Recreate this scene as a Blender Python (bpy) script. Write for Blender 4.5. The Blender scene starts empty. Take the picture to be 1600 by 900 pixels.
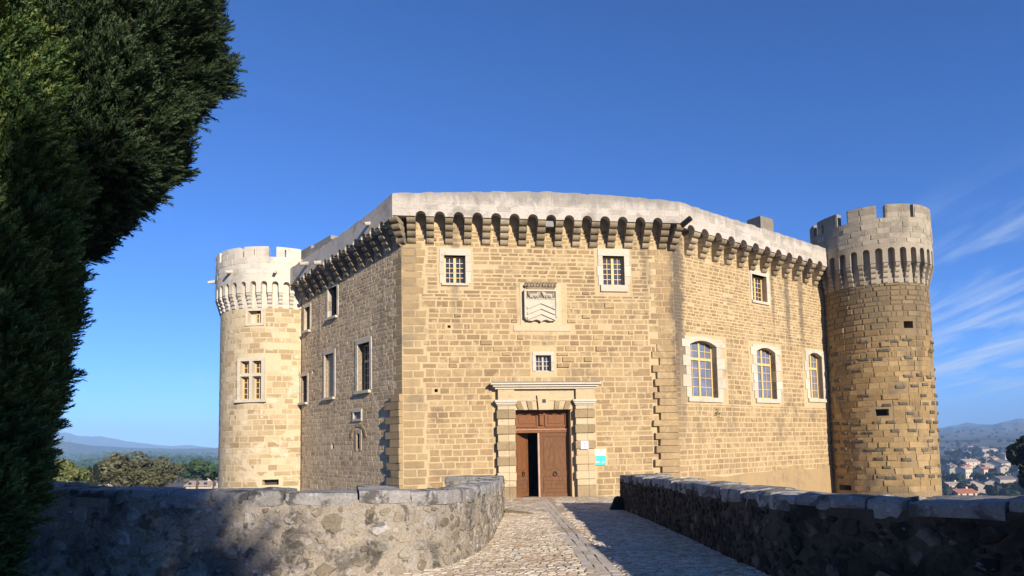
import bpy, math, random
import numpy as np
from mathutils import Matrix, Vector
S = bpy.context.scene
COL = S.collection
rng = random.Random(7)
nr = np.random.default_rng(11)
R = math.radians

# ------------------------------------------------------------------ camera
cam = bpy.data.objects.new('camera', bpy.data.cameras.new('camera'))
COL.objects.link(cam)
cam.data.sensor_width = 36.0
cam.data.lens = 22.5
cam.data.shift_y = 0.10625
cam.data.clip_start = 0.1
cam.data.clip_end = 40000
cam.matrix_world = (Matrix.Translation((0, 0, 1.75)) @ Matrix.Rotation(R(90 + 4.1), 4, 'X') @ Matrix.Rotation(R(-1.03), 4, 'Z'))
S.camera = cam

# ------------------------------------------------------------------ sun, sky, exposure
SUN_AZ, SUN_EL = 29.0, 18.3          # degrees right of straight behind the camera, and up
sdir = Vector((math.sin(R(SUN_AZ)) * math.cos(R(SUN_EL)), -math.cos(R(SUN_AZ)) * math.cos(R(SUN_EL)), math.sin(R(SUN_EL))))
sun = bpy.data.objects.new('sun', bpy.data.lights.new('sun', 'SUN'))
COL.objects.link(sun)
sun.data.energy = 4.9
sun.data.angle = R(0.53)
sun.data.color = (1.0, 0.88, 0.74)
sun.rotation_euler = sdir.to_track_quat('Z', 'Y').to_euler()
world = bpy.data.worlds.new('World')
S.world = world
world.use_nodes = True
S.view_settings.view_transform = 'Standard'
S.view_settings.look = 'None'
S.view_settings.gamma = 1.0
S.view_settings.exposure = 0.82


class NT:
    """tiny helper for node trees"""
    def __init__(s, tree):
        s.t = tree
        s.t.nodes.clear()

    def n(s, typ, **kw):
        nd = s.t.nodes.new(typ)
        for k, v in kw.items():
            if k == 'ins':
                for a, b in v.items():
                    if hasattr(b, 'is_output') or isinstance(b, bpy.types.NodeSocket):
                        s.t.links.new(b, nd.inputs[a])
                    else:
                        nd.inputs[a].default_value = b
            else:
                setattr(nd, k, v)
        return nd

    def math(s, op, a, b=0.0, c=None, clamp=False):
        ins = {0: a, 1: b}
        if c is not None:
            ins[2] = c
        return s.n('ShaderNodeMath', operation=op, use_clamp=clamp, ins=ins).outputs[0]

    def mix(s, fac, a, b, mode='MIX'):
        nd = s.n('ShaderNodeMix', data_type='RGBA', blend_type=mode)
        for i, v in ((0, fac), (6, a), (7, b)):
            if isinstance(v, bpy.types.NodeSocket):
                s.t.links.new(v, nd.inputs[i])
            else:
                nd.inputs[i].default_value = (*v, 1) if isinstance(v, tuple) and len(v) == 3 else v
        return nd.outputs[2]

    def noise(s, vec, scale, detail=4.0, rough=0.55, dist=0.0):
        return s.n('ShaderNodeTexNoise', ins={'Vector': vec, 'Scale': scale, 'Detail': detail, 'Roughness': rough, 'Distortion': dist}).outputs[0]

    def ramp(s, fac, stops, interp='LINEAR'):
        nd = s.n('ShaderNodeValToRGB', ins={0: fac})
        cr = nd.color_ramp
        cr.interpolation = interp
        while len(cr.elements) < len(stops):
            cr.elements.new(0.5)
        for e, (p, c) in zip(cr.elements, stops):
            e.position = p
            e.color = (*c, 1) if len(c) == 3 else c
        return nd.outputs[0]

    def step(s, fac, lo, hi):
        return s.n('ShaderNodeMapRange', interpolation_type='SMOOTHSTEP', ins={0: fac, 1: lo, 2: hi, 3: 0.0, 4: 1.0}).outputs[0]


# world: physical sky plus thin cirrus
w = NT(world.node_tree)
sky = w.n('ShaderNodeTexSky')
sky.sky_type = 'NISHITA'
sky.sun_disc = False
sky.sun_elevation = R(SUN_EL)
sky.sun_rotation = R(180 - SUN_AZ)
sky.altitude = 200
sky.air_density = 0.6
sky.dust_density = 0.0
sky.ozone_density = 6.0
tc = w.n('ShaderNodeTexCoord').outputs['Generated']
sp = w.n('ShaderNodeSeparateXYZ', ins={0: tc})
zz = w.math('MAXIMUM', sp.outputs[2], 0.02)
px_ = w.math('DIVIDE', sp.outputs[0], w.math('ADD', zz, 0.12))
py_ = w.math('DIVIDE', sp.outputs[1], w.math('ADD', zz, 0.12))
cv = w.n('ShaderNodeCombineXYZ', ins={0: px_, 1: py_, 2: 0.0}).outputs[0]
cmap = w.n('ShaderNodeMapping', ins={0: cv, 'Location': (0.3, 0.2, 0.0), 'Rotation': (0, 0, R(10)), 'Scale': (2.1, 0.5, 1.0)}).outputs[0]
c1 = w.noise(cmap, 1.7, 9.0, 0.62, 0.9)
cbig = w.noise(cv, 0.55, 2.0, 0.5)
wisp = w.math('MULTIPLY', w.step(c1, 0.40, 0.72), w.math('ADD', w.math('MULTIPLY', w.step(cbig, 0.5, 0.7), 0.25), w.step(w.math('ADD', px_, w.math('MULTIPLY', cbig, 0.8)), 1.35, 2.3), clamp=True))
low = w.step(zz, 0.02, 0.09)
wisp = w.math('MULTIPLY', wisp, low)
hi_fade = w.math('SUBTRACT', 1.0, w.step(zz, 0.17, 0.36))
wisp = w.math('MULTIPLY', w.math('MULTIPLY', wisp, hi_fade), 0.85)
hs = w.mix(1.0, sky.outputs[0], (0.60, 0.99, 1.34), 'MULTIPLY')
skyc = w.mix(wisp, hs, (4.6, 5.3, 6.2))
bg = w.n('ShaderNodeBackground', ins={0: skyc, 1: 0.090})
w.n('ShaderNodeOutputWorld', ins={0: bg.outputs[0]})

# ------------------------------------------------------------------ materials
def new_mat(name):
    m = bpy.data.materials.new(name)
    m.use_nodes = True
    return m, NT(m.node_tree)


def finish(nt, col, rough=0.9, bump=None, bstr=0.4, bdist=0.02, spec=0.2):
    ins = {'Base Color': col, 'Roughness': rough, 'Specular IOR Level': spec}
    b = nt.n('ShaderNodeBsdfPrincipled', ins=ins)
    if bump is not None:
        bn = nt.n('ShaderNodeBump', ins={'Height': bump, 'Strength': bstr, 'Distance': bdist})
        nt.t.links.new(bn.outputs[0], b.inputs['Normal'])
    nt.n('ShaderNodeOutputMaterial', ins={0: b.outputs[0]})


def stone_mat(name, stops, stain=(0.09, 0.085, 0.075), stain_amt=0.5, stain_rng=(0.52, 0.7), stain_scale=0.7,
              streak=0.0, spots=(), fine=0.35, lichen=None, bstr=0.5, bdist=0.02, grain=14.0, blot=None, top_dirt=None, jitter=0.0):
    m, t = new_mat(name)
    pos = t.n('ShaderNodeNewGeometry').outputs['Position']
    ta = t.n('ShaderNodeAttribute', attribute_type='GEOMETRY', attribute_name='tone').outputs['Fac']
    tb = t.n('ShaderNodeAttribute', attribute_type='OBJECT', attribute_name='tone').outputs['Fac']
    tone = t.math('ADD', ta, tb)
    warp = t.noise(pos, 2.5, 3.0)
    tone = t.math('ADD', tone, t.math('MULTIPLY', t.math('SUBTRACT', t.noise(pos, 0.45, 3.0), 0.5), 0.55))
    tone = t.math('ADD', tone, t.math('MULTIPLY', t.math('SUBTRACT', warp, 0.5), 0.55), clamp=True)
    col = t.ramp(tone, stops)
    g = t.noise(pos, grain, 8.0, 0.68)
    gcol = t.ramp(g, [(0.22, (1 - fine,) * 3), (0.5, (1, 1, 1)), (0.8, (1 + fine * 0.55,) * 3)])
    col = t.mix(1.0, col, gcol, 'MULTIPLY')
    if blot is not None:                       # mortar smeared or washed patches
        bc, bs, lo, hi, amt = blot
        bm = t.math('MULTIPLY', t.step(t.noise(pos, bs, 6.0, 0.6, 0.6), lo, hi), amt)
        col = t.mix(bm, col, bc)
    st = t.noise(pos, stain_scale, 7.0, 0.62, 0.4)
    sm = t.math('MULTIPLY', t.step(st, *stain_rng), stain_amt)
    col = t.mix(sm, col, stain)
    if streak:
        mp = t.n('ShaderNodeMapping', ins={0: pos, 'Scale': (1.3, 1.3, 0.09)}).outputs[0]
        sk = t.math('MULTIPLY', t.step(t.noise(mp, 1.0, 5.0, 0.6), 0.54, 0.72), streak)
        col = t.mix(sk, col, stain)
    for (x0, y0, rad, za, zb, amt) in spots:   # dark runs of water stain below a corner or a spout
        d = t.n('ShaderNodeVectorMath', operation='DISTANCE', ins={0: t.n('ShaderNodeMapping', ins={0: pos, 'Scale': (1, 1, 0)}).outputs[0], 1: (x0, y0, 0.0)}).outputs['Value']
        zc = t.n('ShaderNodeSeparateXYZ', ins={0: pos}).outputs[2]
        near = t.math('SUBTRACT', 1.0, t.step(t.math('ADD', d, t.math('MULTIPLY', t.math('SUBTRACT', t.noise(pos, 1.8, 5.0, 0.7), 0.5), rad * 2.2)), rad * 0.35, rad))
        sm2 = t.math('MULTIPLY', t.math('MULTIPLY', near, t.step(zc, za, zb)), amt)
        col = t.mix(sm2, col, stain)
    if top_dirt is not None:                   # a band of old dirt that runs along a parapet
        z0, z1, amt, dc = top_dirt
        zc = t.n('ShaderNodeSeparateXYZ', ins={0: pos}).outputs[2]
        zc = t.math('ADD', zc, t.math('MULTIPLY', t.math('SUBTRACT', t.noise(t.n('ShaderNodeMapping', ins={0: pos, 'Scale': (1, 1, 0.3)}).outputs[0], 2.6, 7.0, 0.7), 0.5), 1.5))
        col = t.mix(t.math('MULTIPLY', t.step(zc, z0, z1), amt), col, dc)
    if lichen is not None:
        for lc, ls, lo, hi, amt in lichen:
            lm = t.math('MULTIPLY', t.step(t.noise(pos, ls, 7.0, 0.66, 0.5), lo, hi), amt)
            col = t.mix(lm, col, lc)
    h = t.math('ADD', t.math('MULTIPLY', g, 0.6), t.noise(pos, grain * 0.3, 4.0))
    finish(t, col, 0.92, h, bstr, bdist, 0.15)
    return m


def plain_mat(name, col, rough=0.7, var=0.15, scale=6.0, spec=0.3, stretch=None, metal=0.0):
    m, t = new_mat(name)
    pos = t.n('ShaderNodeNewGeometry').outputs['Position']
    v = pos
    if stretch:
        v = t.n('ShaderNodeMapping', ins={0: pos, 'Scale': stretch}).outputs[0]
    g = t.noise(v, scale, 6.0, 0.6)
    c = t.mix(1.0, col, t.ramp(g, [(0.2, (1 - var,) * 3), (0.8, (1 + var,) * 3)]), 'MULTIPLY')
    finish(t, c, rough, g, 0.15, 0.01, spec)
    return m


M = {}
M['facade'] = stone_mat('facade_stone', [(0, (0.228, 0.158, 0.086)), (0.35, (0.306, 0.213, 0.113)), (0.7, (0.354, 0.252, 0.134)), (1, (0.407, 0.293, 0.152))],
                        spots=((7.75, 29.0, 0.60, -1.0, 7.0, 0.9), (15.0, 34.3, 0.30, 5.0, 9.0, 0.75), (16.1, 35.05, 0.28, 4.5, 9.0, 0.75), (13.9, 33.5, 0.2, 6.0, 9.5, 0.6), (-4.4, 27.35, 0.55, 5.5, 9.5, 0.7), (-2.4, 27.6, 0.25, 6.0, 9.5, 0.5), (6.2, 28.75, 0.3, 7.0, 10.0, 0.5)), stain=(0.115, 0.095, 0.072), stain_amt=0.5, stain_rng=(0.53, 0.74), streak=0.35, fine=0.3, blot=((0.445, 0.335, 0.185), 1.9, 0.52, 0.62, 0.8), bstr=0.6)
M['facade_mortar'] = stone_mat('facade_mortar', [(0, (0.446, 0.335, 0.182)), (0.45, (0.495, 0.381, 0.212)), (1, (0.564, 0.446, 0.264))], spots=((7.75, 29.0, 0.60, -1.0, 7.0, 0.9), (15.0, 34.3, 0.30, 5.0, 9.0, 0.75), (16.1, 35.05, 0.28, 4.5, 9.0, 0.75), (13.9, 33.5, 0.2, 6.0, 9.5, 0.6), (-4.4, 27.35, 0.55, 5.5, 9.5, 0.7), (-2.4, 27.6, 0.25, 6.0, 9.5, 0.5), (6.2, 28.75, 0.3, 7.0, 10.0, 0.5)), stain=(0.135, 0.112, 0.082), stain_amt=0.6,
                               stain_rng=(0.54, 0.76), streak=0.3, fine=0.2)
M['grey_wall'] = stone_mat('grey_rubble_stone', [(0, (0.333, 0.243, 0.142)), (0.4, (0.460, 0.346, 0.209)), (0.75, (0.552, 0.421, 0.257)), (1, (0.621, 0.486, 0.294))],
                           stain=(0.18, 0.145, 0.10), stain_amt=0.5, stain_rng=(0.52, 0.7), stain_scale=1.0, streak=0.5, fine=0.35, bstr=0.8, bdist=0.03)
M['grey_mortar'] = stone_mat('grey_wall_mortar', [(0, (0.552, 0.432, 0.271)), (1, (0.609, 0.486, 0.309))], stain=(0.22, 0.175, 0.12), stain_amt=0.6,
                             stain_rng=(0.5, 0.7), streak=0.5, fine=0.4, bstr=0.9, bdist=0.04)
M['parapet'] = stone_mat('pale_parapet_stone', [(0, (0.377, 0.337, 0.276)), (0.5, (0.458, 0.416, 0.352)), (1, (0.512, 0.470, 0.405))], stain=(0.22, 0.205, 0.175),
                         stain_amt=0.65, stain_rng=(0.49, 0.66), stain_scale=1.1, streak=0.5, fine=0.35, top_dirt=(11.95, 12.6, 0.72, (0.20, 0.19, 0.17)))
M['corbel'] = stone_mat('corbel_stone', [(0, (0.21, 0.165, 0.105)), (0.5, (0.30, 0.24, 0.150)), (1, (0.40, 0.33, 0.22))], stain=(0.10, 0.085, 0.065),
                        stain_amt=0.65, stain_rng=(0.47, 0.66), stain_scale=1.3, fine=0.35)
M['quoin'] = stone_mat('quoin_stone', [(0, (0.274, 0.198, 0.102)), (0.5, (0.353, 0.253, 0.131)), (1, (0.412, 0.304, 0.164))], stain=(0.17, 0.145, 0.105), stain_amt=0.6,
                       stain_rng=(0.5, 0.7), streak=0.3, fine=0.22)
M['white'] = stone_mat('white_dressed_limestone', [(0, (0.45, 0.395, 0.30)), (1, (0.57, 0.515, 0.41))], stain=(0.33, 0.28, 0.20), stain_amt=0.55, stain_rng=(0.53, 0.72),
                       stain_scale=1.6, fine=0.2)
M['portal_light'] = stone_mat('pale_portal_stone', [(0, (0.46, 0.36, 0.21)), (1, (0.54, 0.44, 0.28))], stain=(0.27, 0.21, 0.13), stain_amt=0.5, stain_rng=(0.54, 0.72), stain_scale=2.0, fine=0.2)
M['portal_dark'] = stone_mat('tan_portal_stone', [(0, (0.26, 0.195, 0.11)), (1, (0.35, 0.265, 0.15))], stain=(0.18, 0.14, 0.09), stain_amt=0.5, stain_rng=(0.52, 0.7), stain_scale=2.0, fine=0.3)
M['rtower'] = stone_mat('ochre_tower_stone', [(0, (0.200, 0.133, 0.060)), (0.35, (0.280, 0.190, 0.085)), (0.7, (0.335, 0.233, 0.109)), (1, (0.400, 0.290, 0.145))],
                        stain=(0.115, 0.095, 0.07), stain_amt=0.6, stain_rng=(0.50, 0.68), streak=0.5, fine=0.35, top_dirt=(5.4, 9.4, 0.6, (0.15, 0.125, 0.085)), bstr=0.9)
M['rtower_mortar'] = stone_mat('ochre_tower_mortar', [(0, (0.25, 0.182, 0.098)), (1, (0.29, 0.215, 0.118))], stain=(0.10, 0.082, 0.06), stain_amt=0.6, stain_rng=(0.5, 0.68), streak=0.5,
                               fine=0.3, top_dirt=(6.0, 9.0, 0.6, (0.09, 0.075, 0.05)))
M['rtower_top'] = stone_mat('grey_tower_top_stone', [(0, (0.27, 0.232, 0.17)), (0.5, (0.335, 0.29, 0.215)), (1, (0.40, 0.35, 0.265))], stain=(0.12, 0.11, 0.09), stain_amt=0.6, stain_rng=(0.5, 0.7),
                            streak=0.35, fine=0.25, top_dirt=(13.4, 14.6, 0.5, (0.13, 0.12, 0.10)))
M['ltower'] = stone_mat('cream_tower_stone', [(0, (0.323, 0.237, 0.130)), (0.4, (0.412, 0.312, 0.176)), (0.75, (0.480, 0.377, 0.223)), (1, (0.529, 0.428, 0.265))], stain=(0.30, 0.25, 0.18),
                        stain_amt=0.4, stain_rng=(0.55, 0.72), fine=0.22, blot=((0.57, 0.49, 0.345), 1.0, 0.52, 0.60, 0.9))
M['ltower_mortar'] = stone_mat('cream_tower_mortar', [(0, (0.524, 0.423, 0.265)), (1, (0.582, 0.479, 0.311))], stain=(0.37, 0.30, 0.20), stain_amt=0.5, stain_rng=(0.55, 0.75), fine=0.18)
M['ltower_top'] = stone_mat('white_tower_top_stone', [(0, (0.50, 0.455, 0.37)), (1, (0.60, 0.555, 0.455))], stain=(0.27, 0.25, 0.215), stain_amt=0.55, stain_rng=(0.54, 0.7), streak=0.3, fine=0.2)
LICH = [((0.30, 0.295, 0.285), 5.0, 0.56, 0.64, 0.85), ((0.05, 0.048, 0.043), 2.6, 0.53, 0.66, 0.8), ((0.30, 0.19, 0.045), 4.0, 0.66, 0.72, 0.6)]
WEATHER = dict(stain=(0.085, 0.078, 0.068), stain_amt=0.75, stain_rng=(0.49, 0.64), stain_scale=1.5, fine=0.5, grain=30.0, bstr=1.0, bdist=0.03,
               lichen=[((0.40, 0.39, 0.37), 6.0, 0.57, 0.64, 0.6), ((0.045, 0.043, 0.038), 5.0, 0.54, 0.64, 0.75), ((0.34, 0.24, 0.08), 4.5, 0.66, 0.72, 0.5)])
M['rubble'] = stone_mat('weathered_rubble_stone', [(0, (0.172, 0.142, 0.101)), (0.3, (0.258, 0.215, 0.154)), (0.6, (0.318, 0.288, 0.242)), (0.88, (0.353, 0.297, 0.211)), (1, (0.430, 0.404, 0.365))], **WEATHER)
M['rubble_mortar'] = stone_mat('weathered_rubble_mortar', [(0, (0.264, 0.228, 0.176)), (1, (0.368, 0.324, 0.258))], **WEATHER)
M['coping'] = stone_mat('lichen_grey_coping_stone', [(0, (0.20, 0.19, 0.17)), (1, (0.32, 0.305, 0.28))], stain=(0.05, 0.048, 0.044), stain_amt=0.8, stain_rng=(0.5, 0.62), stain_scale=3.0,
                        fine=0.5, lichen=[((0.42, 0.42, 0.41), 7.0, 0.56, 0.64, 0.7), LICH[2]], grain=26.0, bstr=0.9)
M['dark_rubble'] = stone_mat('shade_darkened_rubble_stone', [(0, (0.025, 0.021, 0.016)), (0.4, (0.050, 0.040, 0.028)), (0.8, (0.081, 0.063, 0.043)), (1, (0.150, 0.121, 0.090))], stain=(0.013, 0.0125, 0.012),
                             stain_amt=0.85, stain_rng=(0.44, 0.6), stain_scale=2.0, fine=0.5, lichen=[((0.24, 0.235, 0.215), 6.0, 0.62, 0.68, 0.6)], grain=26.0, bstr=0.9)  # wall's shade put into the colour, far darker than the sunlit wall's
M['dark_mortar'] = stone_mat('shade_darkened_mortar', [(0, (0.062, 0.048, 0.033)), (1, (0.094, 0.073, 0.049))], stain=(0.015, 0.0145, 0.013), stain_amt=0.85, stain_rng=(0.45, 0.6), stain_scale=1.5, fine=0.5,
                             lichen=[((0.22, 0.21, 0.18), 7.0, 0.62, 0.7, 0.5)], grain=26.0, bstr=0.9)  # mortar darkened likewise for the wall's shaded face
M['cobble'] = stone_mat('cream_cobble_stone', [(0, (0.38, 0.295, 0.195)), (0.4, (0.50, 0.415, 0.295)), (0.75, (0.58, 0.505, 0.385)), (1, (0.64, 0.575, 0.46))], stain=(0.36, 0.25, 0.15),
                        stain_amt=0.6, stain_rng=(0.52, 0.66), stain_scale=0.8, fine=0.3, grain=22.0)
M['path'] = stone_mat('sandy_path_joint', [(0, (0.42, 0.33, 0.215)), (1, (0.50, 0.405, 0.275))], stain=(0.22, 0.15, 0.085), stain_amt=0.6, stain_rng=(0.5, 0.68), stain_scale=0.9, fine=0.35, grain=22.0)
M['gutter'] = stone_mat('pale_gutter_stone', [(0, (0.50, 0.44, 0.34)), (1, (0.63, 0.575, 0.47))], stain=(0.40, 0.34, 0.24), stain_amt=0.6, stain_rng=(0.52, 0.68), stain_scale=1.5, fine=0.35, grain=22.0)
M['window_wood'] = plain_mat('ochre_window_wood', (0.66, 0.46, 0.185), 0.55, 0.12, 9.0)
M['glass'] = plain_mat('dark_window_glass', (0.035, 0.042, 0.065), 0.06, 0.25, 3.0, 0.5)
M['glass_pale'] = plain_mat('painted_sky_reflection_glass', (0.15, 0.175, 0.25), 0.1, 0.35, 2.2, 0.5)  # sky reflection painted in as a pale blue-grey base colour
M['door'] = plain_mat('red_brown_door_wood', (0.185, 0.074, 0.026), 0.7, 0.6, 7.0, 0.3, (6, 6, 0.5))
M['door_old'] = plain_mat('weathered_door_wood', (0.155, 0.074, 0.034), 0.8, 0.6, 7.0, 0.25, (6, 6, 0.5))
M['door_pale'] = plain_mat('bleached_wood_edge', (0.42, 0.30, 0.22), 0.7, 0.25, 6.0)
M['iron'] = plain_mat('black_iron', (0.02, 0.02, 0.021), 0.5, 0.2, 20.0)
M['dark'] = plain_mat('painted_interior_dark', (0.05, 0.047, 0.042), 0.9, 0.2, 2.0)  # unlit interior painted as a near-black base colour
M['lead'] = plain_mat('grey_lead_flashing', (0.22, 0.215, 0.205), 0.6, 0.25, 8.0)
M['sign_white'] = plain_mat('white_enamel', (0.72, 0.73, 0.78), 0.35, 0.03, 3.0)
M['sign_turq'] = plain_mat('turquoise_print', (0.045, 0.50, 0.47), 0.35, 0.05, 3.0)
M['sign_grey'] = plain_mat('grey_print', (0.52, 0.52, 0.60), 0.4, 0.05, 3.0)
M['sign_red'] = plain_mat('dull_red_print', (0.40, 0.10, 0.12), 0.4, 0.05, 3.0)
M['bark'] = plain_mat('grey_brown_bark', (0.10, 0.075, 0.055), 0.95, 0.4, 9.0, 0.1, (3, 3, 0.6))
M['cone'] = plain_mat('dry_cypress_cone', (0.27, 0.20, 0.145), 0.8, 0.3, 30.0)
M['twig'] = plain_mat('bare_grey_twig', (0.16, 0.13, 0.10), 0.9, 0.2, 9.0)


def leaf_mat(name, stops, scale=1.5, rough=0.7, trans=0.12):
    m, t = new_mat(name)
    pos = t.n('ShaderNodeNewGeometry').outputs['Position']
    ta = t.n('ShaderNodeAttribute', attribute_type='GEOMETRY', attribute_name='tone').outputs['Fac']
    tb = t.n('ShaderNodeAttribute', attribute_type='OBJECT', attribute_name='tone').outputs['Fac']
    f = t.math('ADD', t.math('ADD', ta, tb), t.math('MULTIPLY', t.math('SUBTRACT', t.noise(pos, scale, 4.0), 0.5), 0.9), clamp=True)
    c = t.ramp(f, stops)
    b = t.n('ShaderNodeBsdfPrincipled', ins={'Base Color': c, 'Roughness': rough, 'Specular IOR Level': 0.25})
    tr = t.n('ShaderNodeBsdfTranslucent', ins={0: c})
    mx = t.n('ShaderNodeMixShader', ins={0: trans, 1: b.outputs[0], 2: tr.outputs[0]})
    t.n('ShaderNodeOutputMaterial', ins={0: mx.outputs[0]})
    return m


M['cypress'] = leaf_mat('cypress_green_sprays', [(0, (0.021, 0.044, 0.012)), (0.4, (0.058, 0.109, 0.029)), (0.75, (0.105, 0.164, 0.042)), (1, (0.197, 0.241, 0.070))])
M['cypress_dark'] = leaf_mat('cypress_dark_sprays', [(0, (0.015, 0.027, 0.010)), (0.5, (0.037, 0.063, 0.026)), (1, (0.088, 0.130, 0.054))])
M['olive_leaf'] = leaf_mat('olive_green_leaves', [(0, (0.07, 0.075, 0.035)), (0.5, (0.13, 0.125, 0.06)), (1, (0.20, 0.185, 0.095))], 0.4)
M['oak_leaf'] = leaf_mat('bright_holm_oak_leaves', [(0, (0.07, 0.09, 0.025)), (0.5, (0.14, 0.16, 0.045)), (1, (0.26, 0.26, 0.11))], 0.8)
M['pine_leaf'] = leaf_mat('pine_green_needles', [(0, (0.025, 0.055, 0.018)), (0.5, (0.05, 0.09, 0.028)), (1, (0.09, 0.13, 0.045))], 0.05)
M['bare'] = leaf_mat('bare_winter_twigs', [(0, (0.10, 0.085, 0.065)), (1, (0.20, 0.17, 0.13))], 0.1)
M['dark_leaf'] = leaf_mat('dark_evergreen_leaves', [(0, (0.010, 0.016, 0.009)), (0.7, (0.020, 0.030, 0.014)), (1, (0.04, 0.055, 0.024))], 0.8)

# ------------------------------------------------------------------ object helpers
WM = {}                                   # world matrix of every object that has children


def tag(o, label=None, cat=None, group=None, kind=None):
    if label: o['label'] = label
    if cat: o['category'] = cat
    if group: o['group'] = group
    if kind: o['kind'] = kind
    return o


def link(o, parent=None, mat=None):
    """link an object whose world matrix is mat, below parent"""
    COL.objects.link(o)
    mat = mat or Matrix.Identity(4)
    WM[o.name] = mat
    if parent is not None:
        o.parent = parent
        o.matrix_basis = WM[parent.name].inverted() @ mat
    else:
        o.matrix_basis = mat
    return o


def empty(name, loc, label=None, cat=None, group=None, rz=0.0):
    o = bpy.data.objects.new(name, None)
    link(o, None, Matrix.Translation(loc) @ Matrix.Rotation(rz, 4, 'Z'))
    return tag(o, label, cat, group)


class MB:
    """collects faces of one mesh"""
    def __init__(s):
        s.v, s.f, s.t = [], [], []

    def face(s, pts, tone=0.5):
        b = len(s.v)
        s.v += [tuple(p) for p in pts]
        s.f.append(tuple(range(b, b + len(pts))))
        s.t.append(tone)

    def add(s, verts, faces, tone=0.5):
        b = len(s.v)
        s.v += [tuple(p) for p in verts]
        for f in faces:
            s.f.append(tuple(b + i for i in f))
            s.t.append(tone)

    def hexa(s, p, tone=0.5):
        """8 points: 4 low ring then 4 high ring (counter-clockwise)"""
        s.add(p, [(3, 2, 1, 0), (4, 5, 6, 7), (0, 1, 5, 4), (1, 2, 6, 5), (2, 3, 7, 6), (3, 0, 4, 7)], tone)

    def box(s, x0, x1, y0, y1, z0, z1, tone=0.5):
        s.hexa([(x0, y0, z0), (x1, y0, z0), (x1, y1, z0), (x0, y1, z0), (x0, y0, z1), (x1, y0, z1), (x1, y1, z1), (x0, y1, z1)], tone)

    def mesh(s, name, mat, smooth=False):
        me = bpy.data.meshes.new(name)
        me.from_pydata(s.v, [], s.f)
        for m in (mat if isinstance(mat, (list, tuple)) else [mat]):
            me.materials.append(m)
        a = me.attributes.new('tone', 'FLOAT', 'FACE')
        a.data.foreach_set('value', s.t)
        if smooth:
            me.polygons.foreach_set('use_smooth', [True] * len(s.f))
        return me

    def build(s, name, mat, parent=None, smooth=False, mw=None):
        """verts are world coordinates unless mw is given"""
        o = bpy.data.objects.new(name, s.mesh(name, mat, smooth))
        return link(o, parent, mw)


class Plane:
    """vertical wall plane: u along it, v up, w outward"""
    def __init__(s, A, B, e0=0.0, e1=0.0):
        s.A, s.B = A, B
        dx, dy = B[0] - A[0], B[1] - A[1]
        s.L = math.hypot(dx, dy)
        s.d = (dx / s.L, dy / s.L)
        s.nn = (s.d[1], -s.d[0])
        s.ang = math.atan2(s.d[1], s.d[0])
        s.e0, s.e1 = e0, e1               # mitre: extra u per unit w at both ends

    def P(s, u, v, w=0.0):
        return (s.A[0] + s.d[0] * u + s.nn[0] * w, s.A[1] + s.d[1] * u + s.nn[1] * w, v)

    def rot(s, u):
        return s.ang


class Cyl:
    def __init__(s, c, r):
        s.c, s.r = c, r

    def P(s, u, v, w=0.0):
        t = u / s.r
        return (s.c[0] + (s.r + w) * math.sin(t), s.c[1] - (s.r + w) * math.cos(t), v)

    def rot(s, u):
        return u / s.r


def pbox(mb, W, u0, u1, v0, v1, w0, w1, tone=0.5):
    P = W.P
    mb.hexa([P(u0, v0, w1), P(u1, v0, w1), P(u1, v0, w0), P(u0, v0, w0), P(u0, v1, w1), P(u1, v1, w1), P(u1, v1, w0), P(u0, v1, w0)], tone)


def grid_lines(a, b, step, extra):
    k = max(1, int(round((b - a) / step)))
    s = set(round(a + (b - a) * i / k, 4) for i in range(k + 1)) | set(round(e, 4) for e in extra if a < e < b)
    return sorted(s)


def wall_sheet(mb, W, u0, u1, v0, v1, openings, step=1.0, depth=0.45, bump=0.0):
    us = grid_lines(u0, u1, step, [o[i] for o in openings for i in (0, 2)])
    vs = grid_lines(v0, v1, step, [o[i] for o in openings for i in (1, 3)])
    for a, b in zip(us, us[1:]):
        for c, d in zip(vs, vs[1:]):
            mu, mv = (a + b) / 2, (c + d) / 2
            if any(o[0] < mu < o[2] and o[1] < mv < o[3] for o in openings):
                continue
            mb.face([W.P(a, c), W.P(b, c), W.P(b, d), W.P(a, d)], 0.5)
    for o in openings:
        a, c, b, d = o[:4]
        dp = -(o[4] if len(o) > 4 else depth)
        mb.face([W.P(a, c), W.P(a, d), W.P(a, d, dp), W.P(a, c, dp)])
        mb.face([W.P(b, d), W.P(b, c), W.P(b, c, dp), W.P(b, d, dp)])
        mb.face([W.P(a, c), W.P(a, c, dp), W.P(b, c, dp), W.P(b, c)])
        mb.face([W.P(a, d, dp), W.P(a, d), W.P(b, d), W.P(b, d, dp)])


# block variants shared by all stones: x -0.5..0.5 (along wall), y 0..-1 (outward), z 0..1
def block_mesh(name, mat, seed, bev_u=0.045, bev_v=0.10, jit=0.05):
    r = random.Random(seed)
    m = MB()
    j = lambda: r.uniform(-jit, jit)
    b = [(-0.5 + abs(j()), 0.6, abs(j())), (0.5 - abs(j()), 0.6, abs(j())), (0.5 - abs(j()), 0.6, 1 - abs(j())), (-0.5 + abs(j()), 0.6, 1 - abs(j()))]
    mid = [(x, -0.45, z) for x, _, z in b]
    f = [(x + (bev_u if x < 0 else -bev_u) * r.uniform(0.6, 1.6), -1 + r.uniform(0, 0.25), z + (bev_v if z < 0.5 else -bev_v) * r.uniform(0.6, 1.6)) for x, _, z in b]
    v = b + mid + f
    fs = [(8, 9, 10, 11)]
    for i in range(4):
        k = (i + 1) % 4
        fs.append((4 + i, 4 + k, 8 + k, 8 + i))
        fs.append((i, k, 4 + k, 4 + i))
    m.add(v, fs, 0.0)
    return m.mesh(name, mat)


BLK = {}


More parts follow.
